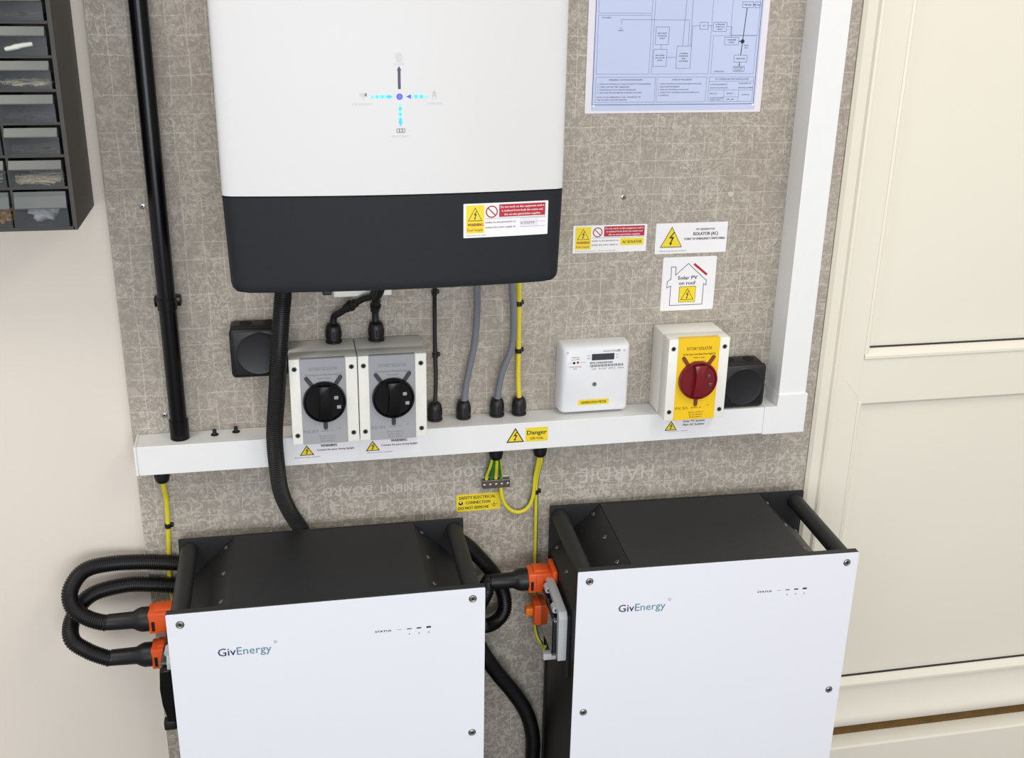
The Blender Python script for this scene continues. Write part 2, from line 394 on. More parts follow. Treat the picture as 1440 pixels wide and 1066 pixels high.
# ================================================================== BOARD
bm = B(); box(bm, -0.240, 0.8505, 0.0, 0.012, 0.10, 1.95, 0.0006, 1)
board = tag(obj('cement_board', bm, 'board'), 'large grey-beige cement board with pale scored grid lines behind all the equipment', 'board')
for t_, x_, z_, h_, w_ in (('HARDIE', 0.5130, 0.7440, 0.0265, 0.128), ('CEMENT', 0.1610, 0.7465, 0.0150, 0.083), ('BOARD', 0.0720, 0.7480, 0.0150, 0.078), ('500', 0.2650, 0.7660, 0.017, 0.050)):
    pr = Print(0.0); pr.text(t_, x_, z_, h_, 'boardprint', w=w_, lay=1, flip=True)
    pr.done('faded_print', board)
for i, (x, z, l) in enumerate(((-0.1928, 1.2088, 'small countersunk screw in the board left of the black conduit, upper one'), (-0.1919, 0.8951, 'small countersunk screw in the board left of the black conduit, just above the trunking'),
        (0.4997, 1.2048, 'small bright screw in the board above the dual supply sticker'), (0.6695, 1.205, 'filled pale screw spot in the board above the isolator sticker'))):
    bm = B(); lathe(bm, (x, 0.0, z), (0, -1, 0), [(-0.002, 0.003), (0.0005, 0.0042), (0.0008, 0.0035)], 14)
    if i == 3: o = tag(obj('screw_filler', bm, 'boardprint', smooth=30), l, 'screw')
    else:
        lathe(bm, (x, -0.0006, z), (0, -1, 0), [(0, 0.0014), (0.0004, 0.0014)], 6, mi=1)
        o = tag(obj('wall_screw', bm, ['steel', 'drop'], smooth=30), l, 'screw')

# ================================================================== TRUNKING
ZB, ZT = 0.8230, 0.8668
tr = thing('cable_trunking', 'white plastic cable trunking running level across the board and up its right side', 'trunking', (0.25, 0, ZB))
bm = B(); box(bm, -0.2305, 0.742, -0.0485, -0.0003, ZB, ZT, 0.001); obj('trunking_body', bm, 'wplast', tr)
bm = B(); prism(bm, [(-0.0500, ZB-0.0003), (-0.0500, ZT+0.0004), (-0.0495, ZT+0.0009), (-0.038, ZT+0.0009), (-0.038, ZT+0.0001), (-0.0486, ZT+0.0001), (-0.0486, ZB), (-0.041, ZB), (-0.041, ZB-0.0006), (-0.0497, ZB-0.0006)], 'x', -0.2285, 0.742); lid = obj('lid', bm, 'wplast', tr)
bm = B(); box(bm, -0.2335, -0.2300, -0.0508, -0.0003, ZB-0.0012, ZT+0.0012, 0.0008); obj('end_cap', bm, 'wplast', tr)
bm = B(); box(bm, 0.7625, 0.8080, -0.0500, -0.0003, 0.885, 1.95, 0.0012); obj('upright_section', bm, 'wplast', tr)
bm = B(); box(bm, 0.7615, 0.7630, -0.0500, -0.0003, 0.889, 1.95); obj('lid_edge', bm, 'wplast', tr)
bm = B(); prism(bm, [(0.7390, ZB-0.0022), (0.8110, ZB-0.0022), (0.8110, 0.8890), (0.7605, 0.8890), (0.7605, ZT+0.0022), (0.7390, ZT+0.0022)], 'y', -0.0525, -0.0003, bev=0.0010); obj('corner_cover', bm, 'wplast', tr)

def warn_sticker(name, xs, zs, parent, lines, tri_x, tri_z, tri_w, tri_h, y=-0.0501):
    """long thin white sticker stuck on the trunking lid"""
    bm = B(); prism(bm, rrect(xs[0], xs[1], zs[0], zs[1], 0.002), 'y', y-0.0002, y); st = obj('warning_sticker', bm, 'sw', parent)
    p = Print(y-0.0002); p.tri(tri_x, tri_z, tri_w, tri_h)
    for t, x, z, h, wd, bold in lines: p.text(t, x, z, h, 'ink', w=wd, bold=bold)
    p.done('print', st); return st
warn_sticker('s', (-0.002, 0.0885), (0.8290, 0.8640), tr, [('WARNING', 0.0450, 0.8520, 0.0042, 0.024, 0.02), ('Contains live parts during daylight', 0.0550, 0.8453, 0.0030, 0.055, 0.01), ('Photovoltaic system', 0.0130, 0.8345, 0.0016, 0.038, 0.0)], 0.0125, 0.8375, 0.0215, 0.0165)
warn_sticker('s', (0.0925, 0.1830), (0.8295, 0.8645), tr, [('WARNING', 0.1500, 0.8530, 0.0042, 0.024, 0.02), ('Contains live parts during daylight', 0.1510, 0.8462, 0.0030, 0.055, 0.01), ('Photovoltaic system', 0.1210, 0.8350, 0.0016, 0.038, 0.0)], 0.1105, 0.8378, 0.0215, 0.0165)
warn_sticker('s', (0.5690, 0.6550), (0.8345, 0.8640), tr, [('Solar PV System', 0.6205, 0.8530, 0.0036, 0.036, 0.01), ('Main AC Isolator', 0.6205, 0.8470, 0.0036, 0.036, 0.01), ('Photovoltaic system', 0.5940, 0.8368, 0.0013, 0.035, 0.0)], 0.5825, 0.8385, 0.0205, 0.0165)
p = Print(-0.0501); p.tri(0.3302, 0.8356, 0.0285, 0.0246, lay=0); p.done('shock_hazard_sticker', tr, label='yellow triangle sticker with a black lightning bolt')
bm = B(); prism(bm, rrect(0.3463, 0.3818, 0.8355, 0.8590, 0.001), 'y', -0.0503, -0.0501); st = obj('danger_sticker', bm, 'sy', tr)
p = Print(-0.0503); p.text('Danger', 0.3640, 0.8510, 0.0070, 'ink', w=0.031, bold=0.012); p.text('230 Volts', 0.3640, 0.8412, 0.0042, 'inkr', w=0.021, bold=0.01); p.done('print', st)

# small press studs on the trunking top
for x, y, l in ((-0.1206, -0.0195, 'small black plug in the trunking top nearest the black conduit'), (-0.0899, -0.0135, 'small black plug in the trunking top nearest the thick ribbed hose')):
    bm = B(); lathe(bm, (x, y, ZT+0.0002), (0, 0, 1), [(0, 0.0058), (0.0012, 0.0056), (0.0018, 0.0032), (0.0085, 0.0028), (0.009, 0.0020)], 18)
    tag(obj('blanking_plug', bm, 'black', smooth=30), l, 'plug')

# ================================================================== CONDUIT
cn = thing('conduit_pipe', 'tall glossy black plastic conduit pipe ending in the left part of the trunking', 'pipe', (-0.170, -0.020, ZT))
bm = B(); lathe(bm, (-0.170, -0.0225, ZT+0.002), (0, 0, 1), [(0, 0.0122), (1.08, 0.0122)], 28); obj('pipe', bm, 'gloss', cn, smooth=30)
bm = B(); lathe(bm, (-0.170, -0.0225, ZT+0.0002), (0, 0, 1), [(0, 0.0138), (0.030, 0.0140), (0.031, 0.0123)], 28); obj('coupler', bm, 'gloss', cn, smooth=30)
bm = B(); lathe(bm, (-0.170, -0.0225, 1.0650), (0, 0, 1), [(0, 0.0126), (0.001, 0.0136), (0.017, 0.0136), (0.018, 0.0126)], 28)
box(bm, -0.1885, -0.1515, -0.0150, -0.0003, 1.0670, 1.0810, 0.002); obj('saddle_clip', bm, 'gloss', cn, smooth=30)

# ================================================================== INVERTER
inv = thing('inverter', 'large white wall box with dark grey lower band and lit blue cross display', 'inverter', (0.1417, 0, 1.134))
X0, X1 = -0.0752, 0.3585
def front_y(x): u = (x-0.1417)/0.217; return -0.192-0.0145*(1-u*u)
def panel(z0, z1, tb, corner, name, m, inset=0.0):
    """bowed front shell: rounded vertical edges, optional rounded bottom corners"""
    bm = B(); nz = 12; nx = 30; grid = []
    for j in range(nz+1):
        tz = j/nz; z = z0+(z1-z0)*(tz**1.6 if corner else tz)
        # half width shrinks in the rounded lower corners and tapers a touch
        shr = 0.0
        if corner:
            dz = z-z0
            if dz < corner: shr = corner-math.sqrt(max(0, corner**2-(corner-dz)**2))
            shr += tb*(1-dz/(z1-z0))
        a, b = X0+shr+inset, X1-shr-inset; row = []
        rr = 0.010
        xs = []
        for i in range(nx+1):
            t = i/nx; t = 0.5-0.5*math.cos(PI*t); xs.append(a+(b-a)*t)
        for x in xs:
            e = min(x-a, b-x); y = front_y(x)+inset
            if e < rr: y += rr-math.sqrt(max(0, rr**2-(rr-e)**2))
            if corner and z-z0 < 0.006: y += 0.006-math.sqrt(max(0, 0.006**2-(0.006-(z-z0))**2))
            row.append(bm.verts.new((x, y, z)))
        row = [bm.verts.new((a, -0.022, z))]+row+[bm.verts.new((b, -0.022, z))]
        grid.append(row)
    for j in range(nz):
        for i in range(len(grid[0])-1): bm.faces.new((grid[j][i], grid[j][i+1], grid[j+1][i+1], grid[j+1][i]))
        bm.faces.new((grid[j][-1], grid[j][0], grid[j+1][0], grid[j+1][-1]))
    bm.faces.new(grid[0]); bm.faces.new(list(reversed(grid[-1])))
    return obj(name, bm, m, inv, smooth=40)
panel(1.134, 1.2575, 0.0035, 0.013, 'lower_cover', 'inv_d')
panel(1.2575, 1.2595, 0, 0, 'seam', 'drop', inset=0.0015)
panel(1.2595, 1.72, 0, 0, 'front_cover', 'inv_w')
bm = B(); box(bm, -0.03, 0.31, -0.0218, -0.0003, 1.16, 1.66, 0.002); obj('mounting_plate', bm, 'steel', inv)
bm = B(); box(bm, 0.062, 0.146, -0.0335, -0.012, 1.0760, 1.135, 0.002); obj('terminal_cover', bm, 'iso', inv, label='pale grey connector block just below the dark band')
bm = B(); box(bm, 0.0460, 0.0590, -0.050, -0.034, 1.0845, 1.135, 0.002); obj('antenna_socket', bm, 'black', inv)
# display cross
yl = front_y(0.1444)
cx, cz = 0.1444, 1.3795
def arrow_pts(x0, z0, x1, z1, w, hw, hl):
    d = Vector((x1-x0, z1-z0)); L = d.length; d /= L; n = Vector((-d.y, d.x)); b = Vector((x0, z0)); e = Vector((x1, z1)); k = e-d*hl
    q = [b+n*w, k+n*w, k+n*hw, e, k-n*hw, k-n*w, b-n*w]; return [(v.x, v.y) for v in q]
def arrow(a, b, hl, m, cells, lab):
    p = Print(front_y((cx+a[0]+cx+b[0])/2)-0.0001); p.poly(arrow_pts(cx+a[0], cz+a[1], cx+b[0], cz+b[1], 0.0017, 0.0028, hl), m)
    for x0, z0, x1, z1, mm in cells: p.rect(cx+x0, cz+z0, cx+x1, cz+z1, mm, 2)
    p.done('display_arrow', inv, label=lab, )
arrow((0, 0.009), (0, 0.036), 0.005, 'ledo', (), 'dark unlit arrow pointing up')
arrow((0.034, 0), (0.008, 0), 0.006, 'ledi', [(x0, -0.0018, x1, 0.0018, m) for x0, x1, m in ((0.014, 0.0185, 'ledc'), (0.0185, 0.0216, 'led'), (0.0216, 0.0252, 'ledc'), (0.0252, 0.0285, 'led'), (0.0285, 0.0338, 'ledc'))], 'lit cyan arrow from the right')
arrow((-0.034, 0), (-0.008, 0), 0.005, 'led', [(x0, -0.0016, x1, 0.0016, 'ledc') for x0, x1 in ((-0.033, -0.0285), (-0.0262, -0.022), (-0.0195, -0.0158))], 'lit cyan arrow from the left')
arrow((0.0006, -0.008), (0.0006, -0.036), 0.006, 'led', [(-0.0011, z0, 0.0023, z1, 'ledc') for z0, z1 in ((-0.0125, -0.008), (-0.0195, -0.0165), (-0.0255, -0.0225))], 'lit blue arrow pointing down')
p = Print(yl-0.0002); p.disc(cx, cz, 0.0038, 'ledi', 1); p.disc(cx, cz, 0.0026, 'led2', 2); p.done('centre_light', inv, label='round indigo light')
def icon(x, fn, lab):
    p = Print(front_y(cx+x)-0.0001); fn(p); p.done('icon_print', inv, label=lab, kind='stuff')
def f1(p): p.disc(cx, cz+0.0475, 0.0042, 'inkl', 1, 8); p.rect(cx-0.0026, cz+0.0410, cx+0.0026, cz+0.0455, 'inkl', 2); p.text('HOME', cx, cz+0.0385, 0.0020, 'inkl', w=0.012)
def f2(p):
    for k in range(3): p.rect(cx-0.0480+k*0.0030, cz+0.0006, cx-0.0456+k*0.0030, cz+0.0042, 'inkg' if k > 1 else 'inkl', 2)
    p.rect(cx-0.0440, cz-0.004, cx-0.0434, cz, 'inkl', 2); p.text('PV ARRAY', cx-0.0445, cz-0.0085, 0.0026, 'inkl', w=0.024)
def f3(p):
    for a, b in (((0.040, -0.004), (0.0425, 0.007)), ((0.045, -0.004), (0.0425, 0.007)), ((0.0395, 0.004), (0.0455, 0.004)), ((0.0395, 0.001), (0.0455, 0.001))): p.line((cx+a[0], cz+a[1]), (cx+b[0], cz+b[1]), 0.0006, 'inkl')
    p.text('UTILITY', cx+0.043, cz-0.0085, 0.0026, 'inkl', w=0.019)
def f4(p):
    for k in range(3): p.frame(cx-0.0040+k*0.0034, cz-0.0430, cx-0.0010+k*0.0034, cz-0.0385, 0.0006, 'inkg')
    p.text('BATTERY', cx+0.001, cz-0.0475, 0.0026, 'inkl', w=0.022)
icon(0, f1, 'pale house icon'); icon(-0.046, f2, 'pale solar panel icon'); icon(0.043, f3, 'pale pylon icon'); icon(0, f4, 'small battery icon')

def dual_supply(parent, name, x0, z0, W, H, y, typed, back='sw', topl=None):
    """'dual supply' warning sticker; returns the sticker"""
    bm = B(); prism(bm, rrect(x0, x0+W, z0, z0+H, 0.0008, 2), 'y', y-0.0002, y)
    for k in range(1, 12): bmesh.ops.bisect_plane(bm, geom=bm.verts[:]+bm.edges[:]+bm.faces[:], plane_co=(x0+W*k/12, 0, 0), plane_no=(1, 0, 0))
    st = obj(name, bm, back, parent)
    p = Print(y-0.0002); X = lambda u: x0+u*W; Z = lambda v: z0+v*H
    p.rect(X(0.03), Z(0.13), X(0.24), Z(0.95), 'sy'); p.tri(X(0.135), Z(0.49), 0.165*W, 0.40*H, t=0.05, lay=2)
    p.text('WARNING', X(0.135), Z(0.385), 0.085*H, 'inkr', w=0.18*W, bold=0.02); p.text('Dual Supply', X(0.135), Z(0.235), 0.08*H, 'inkr', w=0.18*W)
    p.ring(X(0.328), Z(0.745), 0.145*H, 0.180*H, 'sr' if typed == 'w' else 'inkr', 2); p.line((X(0.328)-0.115*H, Z(0.745)+0.115*H), (X(0.328)+0.115*H, Z(0.745)-0.115*H), 0.03*H, 'inkr', 3)
    p.rect(X(0.415), Z(0.58), X(0.965), Z(0.95), 'sr')
    for i, (t, wd) in enumerate((('Do not work on this equipment until it', 0.52), ('is isolated from both the mains and', 0.49), ('the on-site generation supplies', 0.43))):
        p.text(t, X(0.69), Z(0.875-0.11*i), 0.062*H, 'sw', w=wd*W, bold=0.01)
    p.line((X(0.25), Z(0.545)), (X(0.97), Z(0.545)), 0.0004, 'inkg')
    p.text('Isolate on-site generation at:', X(0.255), Z(0.44), 0.055*H, 'ink', w=0.36*W, align='L'); p.text('Isolate the mains supply at:', X(0.255), Z(0.29), 0.055*H, 'ink', w=0.36*W, align='L')
    p.text('Photovoltaic dual supply', X(0.04), Z(0.07), 0.035*H, 'inkg', w=0.22*W if typed == 'w' else 0.55*W, align='L')
    if typed == 'w':
        p.rect(X(0.66), Z(0.26), X(0.88), Z(0.49), 'pap', 1); p.text('AC ISOLATOR', X(0.755), Z(0.375), 0.075*H, 'inkg', w=0.17*W)
        for v in (0.52, 0.40, 0.26): p.line((X(0.67), Z(v)), (X(0.97), Z(v)), 0.0003, 'inkg')
    else:
        p.poly(rrect(X(0.64), X(0.96), Z(0.24), Z(0.50), 0.002), 'sy', 1); p.text('AC ISOLATOR', X(0.80), Z(0.37), 0.10*H, 'ink', w=0.26*W, bold=0.01)
    if typed == 'w':
        for k in range(1, 12): bmesh.ops.bisect_plane(p.bm, geom=p.bm.verts[:]+p.bm.edges[:]+p.bm.faces[:], plane_co=(x0+W*k/12, 0, 0), plane_no=(1, 0, 0))
    p.done('print', st); return st
# the inverter front is nearly flat over the sticker; it follows the bow
st = dual_supply(inv, 'dual_supply_sticker', 0.2237, 1.2005, 0.1132, 0.0445, 0.0, 'w')
for o in [st]+list(st.children):
    for v in o.data.vertices: v.co.y += front_y(v.co.x+0.1417)-0.00015
st['label'] = 'white, yellow and red dual supply warning sticker'

# ---- free stickers on the board
st = dual_supply(None, 'warning_sticker', 0.4237, 1.1203, 0.1160, 0.0423, 0.0, 'y')
tag(st, 'white dual supply sticker on the board with yellow square, red box and yellow typed strip', 'sticker')
bm = B(); prism(bm, rrect(0.5540, 0.6699, 1.1145, 1.1625, 0.0006, 2), 'y', -0.0003, -0.0001); st = tag(obj('warning_sticker', bm, 'sw'), 'white rectangular sticker with a yellow shock triangle left of black isolator wording', 'sticker')
p = Print(-0.0003); p.tri(0.5797, 1.1245, 0.0355, 0.0325, t=0.035); p.text('PV GENERATOR', 0.6340, 1.1520, 0.0030, 'ink', w=0.030, bold=0.01); p.text('ISOLATOR (AC)', 0.6345, 1.1450, 0.0050, 'ink', w=0.040, bold=0.015)
p.text('POINT OF EMERGENCY SWITCHING', 0.6335, 1.1372, 0.0034, 'ink', w=0.066, bold=0.015); p.text('There may be AC isolator', 0.5610, 1.1190, 0.0023, 'inkg', w=0.044, align='L'); p.done('print', st)
bm = B(); prism(bm, rrect(0.5690, 0.6566, 1.0222, 1.1087, 0.0025, 4), 'y', -0.0003, -0.0001); st = tag(obj('warning_sticker', bm, 'sw'), 'square white sticker with a house outline and a red bar on its roof', 'sticker')
p = Print(-0.0003)
def hs(u, v): return (0.5690+0.0876*u, 1.0222+0.0865*v)
p.path([hs(*q) for q in ((0.17, 0.10), (0.17, 0.47), (0.10, 0.43), (0.10, 0.55), (0.165, 0.595), (0.16, 0.82), (0.245, 0.82), (0.245, 0.665), (0.475, 0.875), (0.80, 0.575), (0.83, 0.565), (0.835, 0.46), (0.785, 0.49), (0.785, 0.10))], 0.0009, 'inkb', 2, True)
p.line(hs(0.58, 0.865), hs(0.835, 0.655), 0.0036, 'sr'); p.text('Solar PV', hs(0.475, 0)[0], hs(0, 0.615)[1], 0.0060, 'ink', w=0.032, bold=0.01); p.text('on roof', hs(0.475, 0)[0], hs(0, 0.515)[1], 0.0056, 'ink', w=0.027, bold=0.01)
a, b = hs(0.335, 0.15), hs(0.645, 0.45); p.rect(a[0], a[1], b[0], b[1], 'ink', 2); p.rect(a[0]+0.0006, a[1]+0.0006, b[0]-0.0006, b[1]-0.0006, 'sy', 3); p.tri((a[0]+b[0])/2, a[1]+0.004, 0.0215, 0.019, lay=4, t=0.05); p.done('print', st)
bm = B(); prism(bm, rrect(0.2455, 0.3180, 0.6960, 0.7265, 0.003, 4), 'y', -0.0006, -0.0001); st = tag(obj('earth_label', bm, 'sy'), 'yellow plastic safety earth label screwed on the board below the earth bar', 'sticker')
p = Print(-0.0006); p.text('SAFETY ELECTRICAL', 0.2798, 0.7205, 0.0052, 'ink', w=0.060, bold=0.01); p.text('CONNECTION', 0.2810, 0.7115, 0.0052, 'ink', w=0.040, bold=0.01); p.text('DO NOT REMOVE', 0.2735, 0.7022, 0.0052, 'ink', w=0.050, bold=0.01)
p.rect(0.3072, 0.7060, 0.3080, 0.7105, 'ink'); p.rect(0.3025, 0.7052, 0.3127, 0.7060, 'ink'); p.rect(0.3045, 0.7030, 0.3107, 0.7038, 'ink'); p.rect(0.3062, 0.7008, 0.3090, 0.7016, 'ink'); p.done('print', st)
bm = B(); lathe(bm, (0.2528, -0.0006, 0.7115), (0, -1, 0), [(0, 0.0036), (0.0008, 0.0034), (0.0018, 0.0018)], 18); obj('screw', bm, 'steel', st, smooth=40)

# ---- laminated drawing
bm = B(); box(bm, 0.4335, 0.7045, -0.0012, -0.0002, 1.3285, 1.5230); dg = tag(obj('wiring_diagram', bm, 'pap'), 'laminated pale blue wiring diagram sheet pinned on the board right of the inverter', 'document')
p = Print(-0.0012)
# measured on the photograph in the 1440-wide frame near the sheet: helper maps sheet fractions
def dx(u): return 0.4335+0.2710*u
def dz(v): return 1.3285+0.1945*v
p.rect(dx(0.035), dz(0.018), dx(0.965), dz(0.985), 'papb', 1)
p.frame(dx(0.040), dz(0.062), dx(0.955), dz(0.965), 0.0008, 'inkb')
def ln(a, b, w=0.0004, m='line'): p.line((dx(a[0]), dz(a[1])), (dx(b[0]), dz(b[1])), w, m, 2)
def fr(x0, z0, x1, z1, w=0.0004, m='line'): p.frame(dx(x0), dz(z0), dx(x1), dz(z1), w, m, 2)
fr(0.055, 0.285, 0.345, 0.700); fr(0.055, 0.715, 0.345, 0.950); fr(0.360, 0.285, 0.680, 0.965)
fr(0.695, 0.285, 0.940, 0.560); fr(0.790, 0.565, 0.945, 0.950)
fr(0.055, 0.080, 0.385, 0.262); fr(0.395, 0.080, 0.675, 0.262); fr(0.690, 0.080, 0.945, 0.262)
# boxes
for (x0, z0, x1, z1, txt) in ((0.372, 0.495, 0.445, 0.620, ('BATTERY', 'STORAGE', 'UNIT')), (0.366, 0.340, 0.440, 0.462, ('BATTERY', 'ISOLATOR', 'UNIT')), (0.495, 0.325, 0.575, 0.485, ('HYBRID', 'INVERTER', 'AND', 'CHARGER')),
        (0.615, 0.605, 0.660, 0.655, ('AC',)), (0.690, 0.590, 0.765, 0.655, ('AC ISOLATOR', 'SWITCH', 'UNIT')), (0.760, 0.495, 0.840, 0.548, ('CONSUMER', 'UNIT')), (0.822, 0.370, 0.895, 0.420, ('MAIN FUSE',)), (0.822, 0.300, 0.885, 0.340, ('INCOMER', 'SUPPLY')), (0.845, 0.760, 0.905, 0.80, ('METER',)), (0.915, 0.760, 0.945, 0.80, ('FUSE',))):
    fr(x0, z0, x1, z1, 0.00055); n = len(txt)
    for i, t in enumerate(txt):
        p.text(t, dx((x0+x1)/2), dz((z0+z1)/2)+((n-1)/2-i)*0.0035, 0.0017, 'ink', w=min(0.0135, 0.0021*len(t)), bold=0.01)
for a, b in (((0.405, 0.495), (0.405, 0.462)), ((0.440, 0.405), (0.495, 0.405)), ((0.180, 0.670), (0.555, 0.670)), ((0.180, 0.670), (0.180, 0.635)), ((0.555, 0.670), (0.557, 0.485)), ((0.535, 0.965), (0.525, 0.485)), ((0.565, 0.965), (0.570, 0.485)),
             ((0.575, 0.630), (0.615, 0.630)), ((0.660, 0.630), (0.690, 0.630)), ((0.575, 0.630), (0.575, 0.485)), ((0.765, 0.625), (0.795, 0.625)), ((0.795, 0.625), (0.795, 0.548))): ln(a, b, 0.0005)
for a, b in (((0.872, 0.760), (0.862, 0.520)), ((0.862, 0.520), (0.858, 0.420)), ((0.855, 0.370), (0.855, 0.340)), ((0.840, 0.520), (0.862, 0.520)), ((0.905, 0.780), (0.915, 0.780))): ln(a, b, 0.0011, 'ink')
p.disc(dx(0.862), dz(0.520), 0.0031, 'ink', 4, 8)
p.text('PV', dx(0.180), dz(0.610), 0.0018, 'ink'); p.text('ARRAY', dx(0.180), dz(0.594), 0.0018, 'ink'); p.text('METER', dx(0.885), dz(0.490), 0.0016, 'ink'); p.text('TAILS', dx(0.885), dz(0.473), 0.0016, 'ink')
p.text('PV PANELS', dx(0.075), dz(0.683), 0.0020, 'inkb', align='L', w=0.013); p.text('METER BOX', dx(0.715), dz(0.302), 0.0020, 'inkb', align='L', w=0.015)
p.text('EMERGENCY SHUTDOWN PROCEDURE', dx(0.22), dz(0.243), 0.0022, 'inkb', w=0.050); p.text('START UP PROCEDURE', dx(0.535), dz(0.243), 0.0022, 'inkb', w=0.030); p.text('AC COUPLED BATTERY INSTALLATION', dx(0.82), dz(0.246), 0.0022, 'inkb', w=0.052)
ln((0.690, 0.230), (0.945, 0.230)); ln((0.690, 0.165), (0.945, 0.165)); ln((0.780, 0.165), (0.780, 0.080)); ln((0.865, 0.165), (0.865, 0.080)); ln((0.780, 0.115), (0.865, 0.115))
for i, (t, wd) in enumerate((('1. TURN OFF THE MAIN AC ISOLATOR NEXT TO THE INVERTER', 0.080), ('2. TURN OFF BATTERY BREAKERS', 0.048), ('3. TURN OFF BOTH DC ISOLATORS BELOW', 0.058), ('4. WAIT FIVE MINUTES BEFORE WORKING ON UNIT', 0.067))): p.text(t, dx(0.065), dz(0.213-0.021*i), 0.0018, 'ink', w=wd, align='L')
for i, (t, wd) in enumerate((('NOTE: IN AN EMERGENCY CALL THE INSTALLER', 0.066), ('AND THE SUPPLY NETWORK OPERATOR', 0.045))): p.text(t, dx(0.065), dz(0.118-0.020*i), 0.0018, 'ink', w=wd, align='L')
for i, (t, wd) in enumerate((('1. TURN ON BOTH DC ISOLATORS BELOW THE UNIT', 0.066), ('2. TURN ON BATTERY BREAKERS', 0.032), ('3. TURN ON THE MAIN AC ISOLATOR', 0.046), ('4. CHECK THAT THE DISPLAY SHOWS POWER FLOW', 0.063), ('5. NORMAL', 0.016))): p.text(t, dx(0.405), dz(0.213-0.021*i), 0.0018, 'ink', w=wd, align='L')
for t, u, v, wd in (('SYSTEM SCHEMATIC', 0.700, 0.207, 0.026), ('DATE: INSTALLED', 0.700, 0.182, 0.027), ('CHECKED BY', 0.860, 0.214, 0.020), ('DRAWING NUMBER', 0.860, 0.182, 0.023), ('REV 01', 0.700, 0.140, 0.011), ('SHEET 1', 0.795, 0.140, 0.012), ('DWG 001', 0.885, 0.130, 0.012), ('SCALE NONE', 0.700, 0.108, 0.021), ('A4', 0.795, 0.097, 0.012), ('SUPPLY ONLY', 0.700, 0.093, 0.018)): p.text(t, dx(u), dz(v), 0.0018, 'ink', w=wd, align='L')
p.done('print', dg)
for u in (0.047, 0.953):
    bm = B(); lathe(bm, (dx(u), -0.0013, dz(0.052)), (0, -1, 0), [(0, 0.0022), (0.001, 0.0020), (0.0016, 0.0008)], 12)
    obj('pin', bm, 'sw', dg, smooth=40)

# ================================================================== JUNCTION BOXES
def junction_box(x0, x1, z0, z1, label, d=0.048):
    t = thing('junction_box', label, 'junction box', ((x0+x1)/2, 0, z0), group='black junction boxes on the board')
    bm = B(); box(bm, x0, x1, -d*0.72, -0.0003, z0, z1, 0.006, 3); obj('box', bm, 'black', t, smooth=40)
    bm = B(); box(bm, x0-0.0008, x1+0.0008, -d, -d*0.70, z0-0.0008, z1+0.0008, 0.007, 3)
    lidp = obj('lid', bm, 'black', t, smooth=40)
    cxx, czz, r = (x0+x1)/2, (z0+z1)/2, min(x1-x0, z1-z0)*0.44
    bm = B(); lathe(bm, (cxx, -d+0.0003, czz), (0, -1, 0), [(0, r), (0.0012, r-0.0015), (0.0006, r-0.004), (0.0006, 0.001)], 40); obj('lid_disc', bm, 'black', lidp, smooth=40)
    for k in (-1, 1):
        bm = B(); lathe(bm, (cxx+k*0.017, -d*0.36, z1-0.0003), (0, 0, 1), [(0, 0.0092), (0.0012, 0.0088)], 20); obj('knockout', bm, 'drop', t)
    return t
junction_box(-0.0870, -0.0075, 0.9650, 1.0385, 'black square junction box left of the isolators, partly behind the ribbed hose')
junction_box(0.6640, 0.7375, 0.8692, 0.9410, 'black square junction box between the yellow-fronted isolator and the upright trunking')

